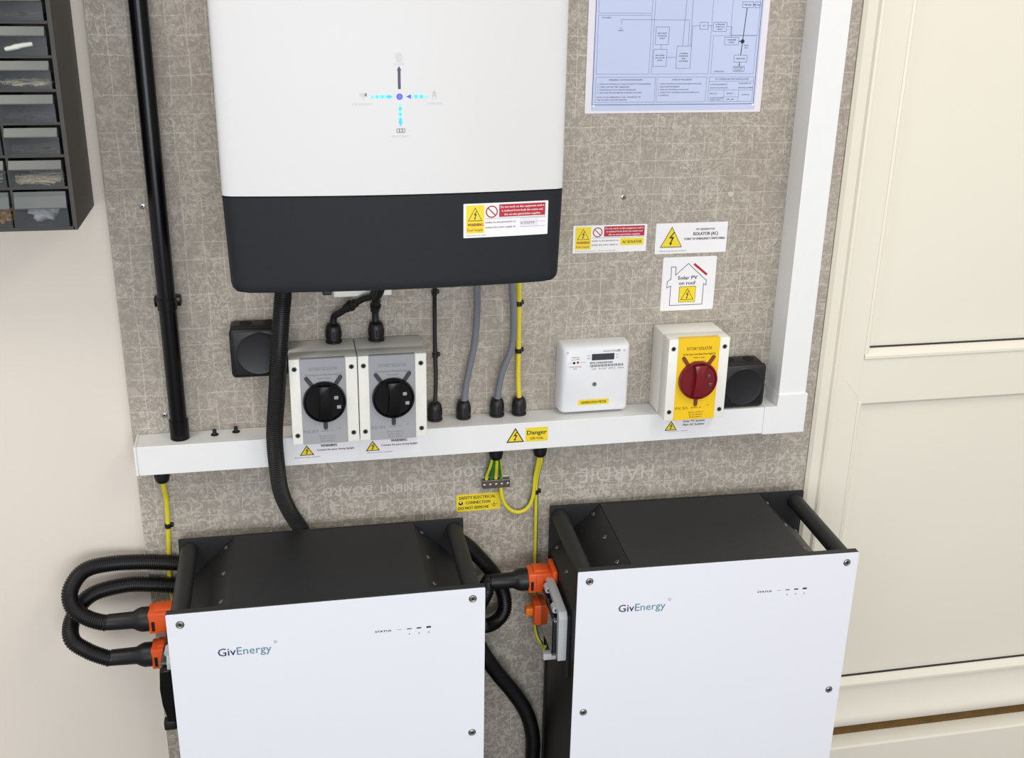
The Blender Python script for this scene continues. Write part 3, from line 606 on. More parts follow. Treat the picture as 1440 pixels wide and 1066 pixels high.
# ================================================================== ISOLATORS
def isolator(x0, x1, z0, z1, d, yellow, label, group=None):
    t = thing('isolator_switch', label, 'switch', ((x0+x1)/2, 0, z0), group=group)
    xc = (x0+x1)/2; zc = 0.9345 if yellow else (z0+z1)/2+0.0005
    bm = B(); box(bm, x0, x1, -d*0.60, -0.0003, z0, z1, 0.0022); obj('housing', bm, 'iso', t, smooth=35)
    bm = B(); box(bm, x0, x1, -d, -d*0.605, z0, z1, 0.0018); cov = obj('cover', bm, 'iso', t, smooth=35)
    a, b = x0+0.0150, x1-0.0165
    pm = 'isoy' if yellow else 'isop'
    bm = B(); box(bm, a, b, -d-0.0010, -d+0.0004, z0+0.0002, z1+(0.0006 if yellow else -0.0005), 0.0003, 1)
    if yellow: box(bm, a+0.001, b-0.001, -d+0.0002, -d+0.010, z1-0.001, z1+0.0006)
    fp = obj('front_panel', bm, pm, t)
    if not yellow:
        bm = B(); box(bm, a+0.001, b-0.001, -d+0.0005, -d+0.004, z1-0.002, z1+0.0004); obj('panel_lip', bm, 'isot', t)
    y = -d-0.0010; p = Print(y); tm = 'isot' if not yellow else 'inkr'; tz = 'isot' if not yellow else 'brown'
    p.text('ROTARY ISOLATOR', xc, z1-0.0155, 0.0052, tm if not yellow else 'brown', w=0.040); p.text('Do Not Open Cover When Power Supply On', xc, z1-0.0245, 0.0028, tz, w=0.052, bold=0.01); p.text('Made in Italy', xc, z1-0.0300, 0.0026, tz, w=0.018)
    p.text('IP 65  20 A', a+0.012, z0+0.0205, 0.0044, tz, w=0.020); p.text('690 V', xc+0.002, z0+0.0205, 0.0030, tz, w=0.017); p.text('*', b-0.012, z0+0.0225, 0.0044, tz)
    for k in range(3): p.text('BS EN 60947-3', xc+0.002, z0+0.0125-0.0040*k, 0.0022, tz, w=0.024-0.002*k)
    p.path([(xc-0.011+0.022*k/6, zc+0.0305-0.00+0.0*k) for k in range(7)], 0.0004, tz)
    p.done('print', fp)
    # position marks moulded as slots
    for ang in (124, 57, 270):
        bm = B()
        r0, r1 = (0.026, 0.0435) if ang != 270 else (0.026, 0.0410); c, s_ = math.cos(math.radians(ang)), math.sin(math.radians(ang)); w = 0.0030
        pts = [(xc+c*r0-s_*w, zc+s_*r0+c*w), (xc+c*r0+s_*w, zc+s_*r0-c*w)]
        for k in range(7):
            q = math.radians(ang-90+180*k/6); pts.append((xc+c*r1+w*math.cos(q), zc+s_*r1+w*math.sin(q)))
        prism(bm, pts, 'y', y-0.0012, y+0.0002)
        obj('position_mark', bm, 'markb' if yellow else 'mark', t)
    km = 'red' if yellow else 'gloss'
    bm = B(); lathe(bm, (xc, y, zc), (0, -1, 0), [(0, 0.0308), (0.0060, 0.0308), (0.0072, 0.0300), (0.0072, 0.0285), (0.0048, 0.0270), (0.0045, 0.002)], 48)
    kn = obj('knob', bm, km, t, smooth=35)
    bm = B(); g = [(-0.0095, 0.0262), (0.0095, 0.0262), (0.0060, 0.010), (0.0050, -0.002), (0.0065, -0.014), (0.0100, -0.0250), (-0.0100, -0.0250), (-0.0065, -0.014), (-0.0050, -0.002), (-0.0060, 0.010)]
    prism(bm, [(xc+u, zc+v) for u, v in g], 'y', y-0.0125, y-0.0043, bev=0.0014); obj('grip', bm, km, kn, smooth=35)
    for u, v in ((0.0165, 0.0065), (0.0200, -0.0080)):
        bm = B(); box(bm, xc+u-0.003, xc+u+0.003, y-0.0058, y-0.0044, zc+v-0.0026, zc+v+0.0026, 0.0005, 1); obj('padlock_hole', bm, 'brass' if yellow else 'isop', kn)
    for sx in (x0+0.0077, x1-0.0082):
        for sz in (z1-0.0150, z0+0.0145):
            bm = B(); lathe(bm, (sx, -d+0.0005, sz), (0, -1, 0), [(0, 0.0038), (0.0009, 0.0038), (0.0006, 0.0031)], 18); lathe(bm, (sx, -d-0.0001, sz), (0, -1, 0), [(0, 0.0027), (0.0004, 0.0027)], 12, mi=1)
            obj('screw', bm, ['isot', 'drop'], cov, smooth=30)
    return t
isolator(-0.0072, 0.0893, 0.8700, 1.0022, 0.083, False, 'grey-fronted isolator with a black rotary knob, the left one beside the ribbed hose', 'grey isolators with black knobs')
isolator(0.0905, 0.1892, 0.8700, 1.0022, 0.083, False, 'grey-fronted isolator with a black rotary knob, the right one next to the thin black cable', 'grey isolators with black knobs')
isolator(0.5598, 0.6580, 0.8678, 1.0012, 0.078, True, 'isolator with a bright yellow front and a dark red rotary knob')

# ================================================================== METER
mt = thing('electricity_meter', 'white rounded generation meter with a small dark display and yellow label', 'meter', (0.460, 0, 0.8695))
x0, x1, z0, z1 = 0.4040, 0.5160, 0.8695, 0.9830
bm = B(); prof = [(0.0, 0.0), (0.014, 0.0), (0.024, 0.0025), (0.029, 0.0065), (0.0315, 0.0125)]
rings = []
for dd, ins in prof:
    rings.append([bm.verts.new((u, -0.0003-dd, v)) for u, v in rrect(x0+ins*0.55, x1-ins*0.55, z0+ins*0.35, z1-ins*0.75, 0.006, 5)])
for r0, r1 in zip(rings, rings[1:]):
    for i in range(len(r0)): bm.faces.new((r0[i], r0[(i+1) % len(r0)], r1[(i+1) % len(r0)], r1[i]))
bm.faces.new(rings[0]); bm.faces.new(rings[-1]); obj('case', bm, 'meter', mt, smooth=45)
bm = B(); box(bm, 0.4525, 0.4885, -0.0323, -0.0310, 0.9575, 0.9680, 0.0004, 1); obj('display', bm, 'lcd', mt)
y = -0.0319; p = Print(y)
p.text('SINGLE PHASE', 0.4825, 0.9720, 0.0024, 'inkg', w=0.024); p.ring(0.4960, 0.9722, 0.0008, 0.0018, 'inkg')
for z in (0.9655, 0.9610): p.text('kWh', 0.4475, z, 0.0019, 'inkg'); p.text('kW', 0.4930, z, 0.0019, 'inkg')
p.text('1000imp', 0.4265, 0.9640, 0.0020, 'inkg', w=0.013); p.text('per kWh', 0.4265, 0.9605, 0.0020, 'inkr', w=0.013)
p.disc(0.4245, 0.9548, 0.0021, 'ink'); p.disc(0.4305, 0.9553, 0.0019, 'sr'); p.line((0.415, 0.9548), (0.421, 0.9548), 0.0004, 'inkg'); p.line((0.434, 0.9553), (0.443, 0.9553), 0.0004, 'inkg')
p.text('CLASS B 230V', 0.4265, 0.9485, 0.0020, 'inkr', w=0.021); p.text('50Hz', 0.4265, 0.9450, 0.0020, 'inkg')
p.text('EML2406000340', 0.4500, 0.9535, 0.0030, 'ink', w=0.036, align='L', bold=0.01); p.text('CE  0120  IP52  20A', 0.4530, 0.9435, 0.0024, 'inkg', w=0.052, align='L')
for k in range(30): p.rect(0.4500+k*0.0018, 0.9465, 0.4500+k*0.0018+(0.0012 if k % 3 else 0.0007), 0.9505, 'inkg', 2)
p.poly(rrect(0.4335, 0.4835, 0.8835, 0.8925, 0.001), 'sy', 1); p.text('GENERATION METER', 0.4585, 0.8880, 0.0042, 'ink', w=0.041, bold=0.01)
p.done('print', mt)
bm = B(); lathe(bm, (0.4585, -0.0318, 0.9180), (0, -1, 0), [(0, 0.0035), (0.0012, 0.0032), (0.0012, 0.0022), (0.0004, 0.0018)], 16); obj('cover_screw', bm, 'steel', mt, smooth=40)
for x in (0.4140, 0.5045):
    bm = B(); lathe(bm, (x, -0.0316, 0.9715), (0, -1, 0), [(0, 0.0022), (0.0006, 0.0018)], 12); obj('sealing_plug', bm, 'inkl', mt, smooth=40)

# ================================================================== GLANDS AND CABLES
def gland(x, y, z, r, h, label, up=1, group='black cable glands'):
    t = thing('cable_gland', label, 'cable gland', (x, y, z), group=group)
    bm = B(); lathe(bm, (x, y, z), (0, 0, up), [(0, r*1.04), (h*0.10, r*1.04), (h*0.13, r*0.93), (h*0.24, r*0.93)], 8 if up > 0 and False else 24); obj('lock_nut', bm, 'black', t, smooth=30)
    bm = B(); a, b = 24, None; prof = [(h*0.24, r*0.97), (h*0.66, r*0.97), (h*0.84, r*0.90), (h*0.95, r*0.74), (h, r*0.52)]
    lathe(bm, (x, y, z), (0, 0, up), prof, 24); dome = obj('dome_nut', bm, 'black', t, smooth=45)
    bm = B()
    for k in range(12):
        q = 2*PI*k/12; c, s_ = math.cos(q), math.sin(q)
        lathe(bm, (x+c*r*0.955, y+s_*r*0.955, z+up*h*0.27), (0, 0, up), [(0, r*0.07), (h*0.36, r*0.07)], 6)
    obj('grip_ribs', bm, 'black', dome)
    return t
gland(0.2101, -0.0145, ZT+0.0010, 0.0112, 0.0285, 'black cable gland on the trunking top holding the thin black cable')
gland(0.2550, -0.0135, ZT+0.0010, 0.0112, 0.0285, 'black cable gland on the trunking top holding the left grey cable')
gland(0.3079, -0.0125, ZT+0.0010, 0.0112, 0.0285, 'black cable gland on the trunking top holding the right grey cable')
gland(0.3433, -0.0120, ZT+0.0010, 0.0112, 0.0275, 'black cable gland on the trunking top holding the straight yellow cable')
gland(0.0604, -0.0145, 1.0024, 0.0118, 0.0290, 'black cable gland on top of the left black-knobbed isolator')
gland(0.1231, -0.0145, 1.0024, 0.0118, 0.0290, 'black cable gland on top of the right black-knobbed isolator')
gland(-0.2011, -0.0240, ZB-0.0008, 0.0112, 0.0250, 'black cable gland under the left end of the trunking holding a yellow cable', -1)
gland(0.3050, -0.0240, ZB-0.0008, 0.0112, 0.0255, 'black cable gland under the trunking above the small metal earth bar', -1)
gland(0.3762, -0.0240, ZB-0.0008, 0.0112, 0.0255, 'black cable gland under the trunking below the yellow danger sticker', -1)

def cable(pts, r, m, label, seg=12, name='cable', stripe=None, cat='cable'):
    bm = B(); tube(bm, pts, r, seg); return tag(obj(name, bm, m, smooth=60), label, cat)
def clip(x, y, z, r, label, side=1):
    t = thing('cable_clip', label, 'clip', (x, y, z-0.0035), group='black cable clips')
    bm = B(); lathe(bm, (x, y, z-0.0035), (0, 0, 1), [(0, r+0.0012), (0.007, r+0.0012)], 16); obj('clip_loop', bm, 'black', t, smooth=30)
    bm = B(); box(bm, x+side*r*0.6, x+side*(r+0.0048), -0.0068, -0.0003, z-0.003, z+0.003, 0.001); obj('clip_nail', bm, 'black', t)
IN = 1.132
cable([(0.2100, -0.0145, 0.8890), (0.2126, -0.0100, 0.9350), (0.2122, -0.0070, 0.9750), (0.2118, -0.0075, 1.0450), (0.2110, -0.018, 1.09), (0.2105, -0.028, IN)], 0.0031, 'black', 'thin straight black cable dropping from the inverter to the trunking')
cable([(0.2554, -0.0135, 0.8890), (0.2581, -0.0140, 0.9178), (0.2631, -0.0160, 0.9479), (0.2709, -0.0200, 0.9949), (0.2725, -0.0280, 1.0424), (0.2700, -0.043, 1.0854), (0.2690, -0.056, IN)], 0.0052, 'greyc', 'thick grey cable curving down from the inverter, the left of two')
cable([(0.3079, -0.0130, 0.8890), (0.3104, -0.0140, 0.9150), (0.3159, -0.0180, 0.9456), (0.3261, -0.0210, 0.9748), (0.3294, -0.0240, 1.0043), (0.3265, -0.0340, 1.0526), (0.3217, -0.044, 1.0887), (0.3200, -0.056, IN)], 0.0052, 'greyc', 'thick grey cable with a stronger bend beside the yellow cable, the right of two')
cable([(0.3433, -0.0120, 0.8890), (0.3416, -0.0085, 0.9300), (0.3414, -0.0080, 0.9881), (0.3405, -0.0090, 1.0458), (0.3372, -0.022, 1.0838), (0.3350, -0.032, IN)], 0.0040, 'yel', 'straight bright yellow cable dropping from the inverter to the trunking')
clip(0.3400, -0.0105, 1.0480, 0.0040, 'black clip on the straight yellow cable just below the inverter'); clip(0.3415, -0.0082, 0.9714, 0.0040, 'black clip halfway down the straight yellow cable')
clip(0.2115, -0.0090, 1.0700, 0.0031, 'black clip on the thin black cable just below the inverter'); clip(0.2122, -0.0072, 0.9704, 0.0031, 'black clip halfway down the thin black cable')
def dc_cable(pts, lumps, label):
    t = thing('solar_cable', label, 'cable', pts[0], group='black solar cables')
    bm = B(); tube(bm, pts, 0.0050, 14); obj('cable_sheath', bm, 'black', t, smooth=60)
    for a, d in lumps:
        bm = B(); lathe(bm, Vector(a)-Vector(d).normalized()*0.011, d, [(0, 0.0054), (0.001, 0.0068), (0.008, 0.0068), (0.0085, 0.0082), (0.0125, 0.0082), (0.013, 0.0066), (0.021, 0.0064), (0.022, 0.0054)], 16); obj('connector', bm, 'black', t, smooth=40)
dc_cable([(0.0604, -0.0145, 1.026), (0.0625, -0.0160, 1.0420), (0.0715, -0.0230, 1.0500), (0.0862, -0.0320, 1.0625), (0.1020, -0.0420, 1.0745), (0.1180, -0.0540, 1.0870), (0.124, -0.060, IN)], [((0.0862, -0.0320, 1.0625), (0.0158, -0.010, 0.0122))], 'curved black solar cable running into the left black-knobbed isolator')
dc_cable([(0.1231, -0.0145, 1.026), (0.1225, -0.0155, 1.0480), (0.1245, -0.0250, 1.0690), (0.1300, -0.0420, 1.0880), (0.134, -0.052, IN)], [((0.1230, -0.0180, 1.0570), (0.002, -0.009, 0.02))], 'short upright black solar cable running into the right black-knobbed isolator')

cable([(-0.2011, -0.0240, 0.8050), (-0.2012, -0.0170, 0.7840), (-0.2008, -0.0075, 0.7583), (-0.2024, -0.0052, 0.7147), (-0.2055, -0.0045, 0.6642), (-0.2080, -0.0045, 0.6265), (-0.2058, -0.0120, 0.5898), (-0.204, -0.03, 0.55)], 0.0037, 'yel', 'yellow cable hanging from the left end of the trunking behind the hoses')
clip(-0.2024, -0.0058, 0.7147, 0.0037, 'black clip on the yellow cable at the left edge of the board')
# earth wires, green with a yellow stripe
def earth(pts, r, label, dirv=(0, -1, 0), thr=0.3, name='earth_wire'):
    bm = B(); tube(bm, pts, r, 16, side=(Vector(dirv).normalized(), thr)); return tag(obj(name, bm, ['grn', 'yel'], smooth=60), label, 'cable', 'green and yellow earth wires')
eb = thing('earth_bar', 'small metal earth terminal bar on the board below the trunking', 'terminal', (0.3085, 0, 0.739))
bm = B(); box(bm, 0.2862, 0.3312, -0.0125, -0.0025, 0.7400, 0.7545, 0.001)
obj('bar', bm, 'brass', eb)
for k in range(5):
    bm = B(); x = 0.2895+k*0.0095; lathe(bm, (x, -0.0124, 0.7465), (0, -1, 0), [(0, 0.0031), (0.0018, 0.0030), (0.0022, 0.0020)], 14); obj('screw', bm, 'steel', eb, smooth=30)
bm = B(); box(bm, 0.2875, 0.3300, -0.0026, -0.0003, 0.7375, 0.7570, 0.0005); obj('base', bm, 'inkl', eb)
for i, (x, xt, l) in enumerate(((0.2930, 0.3005, 'leftmost'), (0.3010, 0.3035, 'second from the left'), (0.3085, 0.3070, 'third from the left'), (0.3165, 0.3095, 'rightmost'))):
    earth([(xt, -0.023, 0.8040), ((x+xt)/2, -0.017, 0.781), (x, -0.0085, 0.7620), (x, -0.0075, 0.7546)], 0.0030, 'green and yellow earth wire fanning into the earth bar, %s of four' % l, dirv=((0.3, -1, 0), (0, 1, 0), (0, -1, 0), (1, -0.5, 0))[i], thr=(0.45, 0.6, 0.2, 0.75)[i])
earth([(0.3165, -0.0075, 0.7400), (0.3200, -0.0080, 0.7180), (0.3296, -0.0085, 0.7000), (0.3455, -0.0090, 0.6915), (0.3612, -0.0090, 0.6980), (0.3700, -0.0090, 0.7180), (0.3722, -0.0120, 0.7545), (0.3748, -0.021, 0.7900), (0.3752, -0.023, 0.804)], 0.0034, 'earth wire making a wide yellow U loop from the earth bar to the right gland', dirv=(0.5, -1, 0.5), thr=0.0)
earth([(0.3785, -0.023, 0.8040), (0.3800, -0.020, 0.7860), (0.3778, -0.0070, 0.7541), (0.3764, -0.0048, 0.7248), (0.3772, -0.0048, 0.6765), (0.3778, -0.0060, 0.5953), (0.3779, -0.0120, 0.5428), (0.3735, -0.0300, 0.5019), (0.3742, -0.0500, 0.4799), (0.3800, -0.062, 0.4680)], 0.0032, 'long straight earth wire running down to the right battery', dirv=(-1, -0.8, 0), thr=0.35)
clip(0.3764, -0.0060, 0.7248, 0.0032, 'black clip on the long straight earth wire')

# ---- thick ribbed hose from the inverter
def hose(pts, r, label):
    return tag(obj('ribbed_hose', corrugated(pts, r), 'hose', smooth=35), label, 'hose')
hose([(-0.0065, -0.078, IN), (-0.0088, -0.078, 1.0973), (-0.0123, -0.078, 1.0706), (-0.0197, -0.085, 1.0078), (-0.0265, -0.080, 0.9429), (-0.0325, -0.0760, 0.8867), (-0.0324, -0.0660, 0.8356), (-0.0292, -0.0440, 0.778), (-0.0176, -0.0260, 0.7319), (-0.0019, -0.0165, 0.6951), (0.012, -0.0155, 0.655), (0.020, -0.0155, 0.60)], 0.0122, 'thick ribbed black hose dropping from the inverter behind the left battery')
hose([(0.2724, -0.045, 0.4756), (0.2884, -0.042, 0.4413), (0.3121, -0.038, 0.3998), (0.3420, -0.032, 0.352), (0.3655, -0.026, 0.3039), (0.3790, -0.020, 0.2485), (0.3805, -0.0165, 0.19), (0.380, -0.0165, 0.10), (0.379, -0.0165, 0.014)], 0.0130, 'thick black hose slanting down to the floor in the gap between the two batteries')

# ================================================================== BATTERIES
def battery(loc, rot, label, side_gear):
    W_, D_, H_ = 0.4375, 0.2115, 0.704
    t = thing('battery', label, 'battery', loc, rot, group='floor-standing home batteries')
    # local: x 0..W, y 0 (rear) .. -D (front), z 0..H ; body narrower on the top corners
    c1, c2, cz_ = 0.0820, 0.0790, 0.0790
    body = [(0.003, 0.0), (W_-0.003, 0.0), (W_-0.003, H_-cz_), (W_-c2, H_-0.0025), (c1, H_-0.0025), (0.003, H_-cz_)]
    bm = B(); prism(bm, body, 'y', -D_+0.012, -0.0035, bev=0.0006); bd = obj('body', bm, 'bat_b', t, local=True)
    bm = B(); box(bm, c1+0.0012, W_-c2-0.0012, -D_+0.0122, -0.0037, H_-0.0027, H_-0.0003, 0.0006); obj('top_cover', bm, 'bat_b', t, local=True)
    bm = B(); prism(bm, rrect(0, W_, 0, H_, 0.002, 2), 'y', -0.0034, 0.0); obj('rear_plate', bm, 'bat_b', t, local=True)
    bm = B(); prism(bm, rrect(0, W_, 0, H_, 0.0015, 2), 'y', -D_+0.0019, -D_+0.0118, bev=0.0004); obj('front_frame', bm, 'bat_b', t, local=True)
    bm = B(); prism(bm, rrect(0, W_, 0, H_-0.0008, 0.0015, 2), 'y', -D_, -D_+0.0018, bev=0.0003); fp = obj('front_panel', bm, 'bat_w', t, local=True)
    for xx in (0.0155, W_-0.0155):
        bm = B(); lathe(bm, (xx, -0.0036, H_-0.0175), (0, -1, 0), [(0, 0.0130), (D_-0.0155, 0.0130)], 28); obj('handle', bm, 'bat_b', t, local=True, smooth=40)
    def screw(p_, ax, par, r=0.0045, name='screw'):
        bm = B(); lathe(bm, p_, ax, [(0, r), (0.0009, r), (0.0017, r*0.72), (0.0012, r*0.42)], 18)
        a_ = Vector(ax).normalized(); lathe(bm, Vector(p_)+a_*0.0012, ax, [(0, r*0.36), (0.0003, r*0.36)], 6, mi=1); return obj(name, bm, ['steel', 'drop'], par, local=True, smooth=30)
    k = 0.7071
    sl = (cz_-0.0025)/(c1-0.003); sr_ = (cz_-0.0025)/(c2-0.003)
    for yy in (-0.013, -0.091, -0.168):
        screw((0.0705, yy, H_-0.0025-(c1-0.0705)*sl-0.0002), (-k, 0, k), bd, 0.0040); screw((W_-c2+0.0115, yy, H_-0.0027-0.0115*sr_), (k, 0, k), bd, 0.0040)
        screw((0.0113, yy, H_-0.0025-(c1-0.0113)*sl-0.0002), (-k, 0, k), bd, 0.0040); screw((W_-0.0113, yy, H_-0.0027-(c2-0.0113)*sr_), (k, 0, k), bd, 0.0040)
    for u in (0.0180, W_-0.0180):
        for z in (0.687, 0.4555, 0.225, 0.018): 
            o = screw((u, -D_, z), (0, -1, 0), fp, 0.0052)
            bm = B(); lathe(bm, (u, -D_, z), (0, -1, 0), [(0, 0.0058), (0.0005, 0.0056)], 18); obj('washer', bm, 'drop', fp, local=True)
    p = Print(-D_)
    p.text('Giv', 0.0640, 0.6370, 0.0124, 'navy', w=0.0240, align='L', bold=0.004); p.text('Energy', 0.0895, 0.6370, 0.0124, 'teal', w=0.0470, align='L', bold=-0.012); p.text('R', 0.1425, 0.6463, 0.0020, 'tealp'); p.ring(0.1425, 0.6463, 0.0019, 0.0024, 'tealp', n=12)
    p.text('STATUS', 0.2802, 0.6470, 0.0030, 'ink', w=0.0225, align='L', bold=0.02)
    for i, u in enumerate((0.3147, 0.3285, 0.3423, 0.3562)):
        h = (0.0003, 0.0007, 0.0010, 0.0014)[i]; m_ = ('inkg', 'ink', 'ink', 'ink')[i]
        p.rect(u-0.0033, 0.6470-h, u+0.0033, 0.6470+h, m_)
        if i: p.disc(u, 0.6385, 0.0010, 'inkg')
    p.done('print', fp, local=True)
    return t, W_, D_, H_
LB, W_, D_, H_ = battery((-0.1865, -0.0315, 0), math.radians(-0.45), 'left battery, white-fronted black box with ribbed hoses looping out of its left side', None)
RB, W_, D_, H_ = battery((0.3965, -0.0180, 0), math.radians(-1.9), 'right battery, white-fronted black box standing next to the panelled door', None)

def side_gear(bt, out):
    """breaker box, window and lugs on the left side, local coordinates of the battery (x<0 is outside)"""
    t = obj('breaker_box', prism(B(), [(-0.012, 0.487), (-0.012, 0.600), (-0.165, 0.600), (-0.168, 0.597), (-0.168, 0.489), (-0.165, 0.487)], 'x', 0.0024, -0.0030), 'bat_b', bt, local=True)
    bm = B(); prism(bm, [(-0.020, 0.600), (-0.020, 0.6085), (-0.165, 0.6085), (-0.1715, 0.600), (-0.1715, 0.524), (-0.1665, 0.522), (-0.158, 0.524), (-0.158, 0.598), (-0.1545, 0.600)], 'x', -0.0165+out, -0.0030, bev=0.0012)
    obj('window_frame', bm, 'frame', t, local=True, smooth=40)
    bm = B(); prism(bm, [(-0.030, 0.590), (-0.154, 0.590), (-0.157, 0.586), (-0.157, 0.530), (-0.150, 0.520), (-0.030, 0.520)], 'x', -0.0225, -0.0031, bev=0.004); obj('window_cover', bm, 'smoke', t, local=True, smooth=40)
    for y_ in (-0.045, -0.082, -0.140):
        bm = B(); lathe(bm, (-0.0165+out, y_, 0.600), (0, -1, 0), [(-0.008, 0.0055), (0.007, 0.0055)], 16); lathe(bm, (-0.0165+out, y_-0.007, 0.600), (0, -1, 0), [(0, 0.0022), (0.0004, 0.0022)], 10, mi=1); obj('hinge_lug', bm, ['frame', 'drop'], t, local=True, smooth=30)
    for zz in (0.5915, 0.5285): obj('hinge_pin', box(B(), -0.0235, -0.0060, -0.162, -0.1575, zz, zz+0.0015), 'steel', t, local=True)
    return t
side_gear(RB, 0); side_gear(LB, 0.0055)

def power_connector(bt, y_, z_, label, length=0.046):
    """orange plug on the battery's left side; local coordinates; returns its root"""
    t = thing('power_connector', label, 'connector', WM[bt.name] @ Vector((0, y_, z_-0.02)), 0, 'orange power connectors')
    Mx = WM[bt.name]
    def put(name, bm, m, smooth=None, par=None):
        bmesh.ops.transform(bm, matrix=Mx, verts=bm.verts); return obj(name, bm, m, par or t, smooth=smooth)
    f = -0.0005
    bm = B(); box(bm, f-0.006, f+0.0030, y_-0.023, y_+0.023, z_-0.0225, z_+0.0225, 0.003); fl = put('flange', bm, 'org', 35)
    bm = B(); box(bm, f-length, f-0.0055, y_-0.0165, y_+0.0165, z_-0.0175, z_+0.0175, 0.003); bo = put('plug_body', bm, 'org', 35)
    bm = B(); box(bm, f-length*0.78, f-0.010, y_-0.0120, y_+0.0120, z_+0.0170, z_+0.0215, 0.0015); box(bm, f-length*0.70, f-length*0.45, y_-0.0185, y_-0.0160, z_-0.013, z_+0.013, 0.0006); box(bm, f-length*0.35, f-length*0.10, y_-0.0185, y_-0.0160, z_-0.013, z_+0.013, 0.0006)
    put('latch', bm, 'org', 35, bo)
    bm = B(); box(bm, f-length*0.90, f-length*0.80, y_-0.0170, y_-0.0160, z_-0.012, z_+0.004); put('slot', bm, 'drop', None, bo)
    # black boot: square collar tapering to the hose
    bm = B(); lathe(bm, (f-length+0.001, y_, z_), (-1, 0, 0), [(0, 0.0185), (0.012, 0.0185), (0.018, 0.0165), (0.024, 0.0130), (0.060, 0.0122)], 26); put('boot', bm, 'black', 40)
    return t, Mx @ Vector((f-length-0.0585, y_, z_))
_, e1 = power_connector(LB, -0.052, 0.6010, 'upper orange connector with a black boot on the left side of the left battery')
_, e2 = power_connector(LB, -0.060, 0.5440, 'lower orange connector with a black boot on the left side of the left battery')
_, e3 = power_connector(RB, -0.048, 0.5985, 'orange connector with a black boot on the left side of the right battery', 0.044)
hose([tuple(e1), (e1.x-0.006, e1.y, e1.z), (-0.3196, -0.078, 0.6075), (-0.341, -0.07, 0.6232), (-0.3448, -0.055, 0.645), (-0.3263, -0.035, 0.6643), (-0.2903, -0.022, 0.6656), (-0.2392, -0.0165, 0.6607), (-0.1797, -0.0160, 0.6523), (-0.14, -0.0160, 0.650)], 0.0124, 'ribbed black hose looping out left from the upper orange connector, crossing over the other loop')
hose([tuple(e2), (e2.x-0.006, e2.y, e2.z), (-0.3258, -0.085, 0.5562), (-0.3480, -0.076, 0.5741), (-0.3471, -0.050, 0.5956), (-0.3222, -0.030, 0.6187), (-0.2741, -0.018, 0.6239), (-0.2325, -0.0160, 0.6197), (-0.1831, -0.0160, 0.612), (-0.14, -0.0160, 0.611)], 0.0124, 'ribbed black hose looping out left from the lower orange connector')
hose([tuple(e3), (e3.x-0.006, e3.y, e3.z-0.001), (0.2830, -0.072, 0.5850), (0.2712, -0.074, 0.5620), (0.2690, -0.068, 0.5320), (0.2815, -0.057, 0.5130), (0.3033, -0.047, 0.5115), (0.3194, -0.040, 0.528), (0.3187, -0.030, 0.5563), (0.3029, -0.024, 0.5901), (0.278, -0.020, 0.6226), (0.2586, -0.018, 0.6447), (0.240, -0.0165, 0.658), (0.215, -0.0165, 0.662)], 0.0122, 'black hose looping in the gap between the batteries from the right battery connector')
# unused socket with an orange cap
t = thing('socket_cap', 'small orange blanking cap on the unused socket below the right battery connector', 'cap', WM[RB.name] @ Vector((0, -0.045, 0.520)), 0)
def putR(name, bm, m, par, smooth=35):
    bmesh.ops.transform(bm, matrix=WM[RB.name], verts=bm.verts); return obj(name, bm, m, par, smooth=smooth)
bm = B(); box(bm, -0.0340, 0.0030, -0.066, -0.030, 0.5200, 0.5580, 0.003); putR('cap_flange', bm, 'org', t)
bm = B(); box(bm, -0.0460, -0.0335, -0.056, -0.042, 0.5330, 0.5470, 0.002); putR('cap_stub', bm, 'org2', t)
bm = B(); tube(bm, [WM[RB.name] @ Vector(q) for q in ((-0.019, -0.062, 0.470), (-0.014, -0.066, 0.4800), (-0.012, -0.066, 0.502), (-0.012, -0.058, 0.5185))], 0.0026, 10); tag(obj('earth_wire', bm, 'ygr', smooth=60), 'short earth wire end with a black sleeve beside the right battery', 'cable')
t = thing('crimp_lug', 'white crimped lug where the earth wires bolt to the right battery', 'lug', WM[RB.name] @ Vector((0, -0.070, 0.460)), 0)
bm = B(); box(bm, -0.0190, 0.0030, -0.078, -0.064, 0.4600, 0.4720, 0.002); putR('lug_block', bm, 'sw', t)
bm = B(); lathe(bm, (-0.0120, -0.066, 0.484), (0, 0, 1), [(0, 0.0048), (0.012, 0.0048)], 14); putR('sleeve', bm, 'black', t)
# black strap hanging below the left battery's breaker box
t = thing('breaker_flap', 'black curved flap hanging at the left battery side under the connectors', 'cover', WM[LB.name] @ Vector((-0.012, -0.165, 0.488)), 0)
bm = B(); prism(bm, [(-0.0060, 0.5900), (-0.0215, 0.5890), (-0.0235, 0.560), (-0.0220, 0.532), (-0.0170, 0.505), (-0.0110, 0.500), (-0.0060, 0.500)], 'y', -0.1740, -0.1735+0.010, bev=0.0015)
bmesh.ops.transform(bm, matrix=WM[LB.name], verts=bm.verts); obj('flap', bm, 'gloss', t, smooth=30)
bm = B(); box(bm, -0.0235, -0.0060, -0.1745, -0.160, 0.4880, 0.5030, 0.002); bmesh.ops.transform(bm, matrix=WM[LB.name], verts=bm.verts); obj('catch', bm, 'black', t, smooth=30)

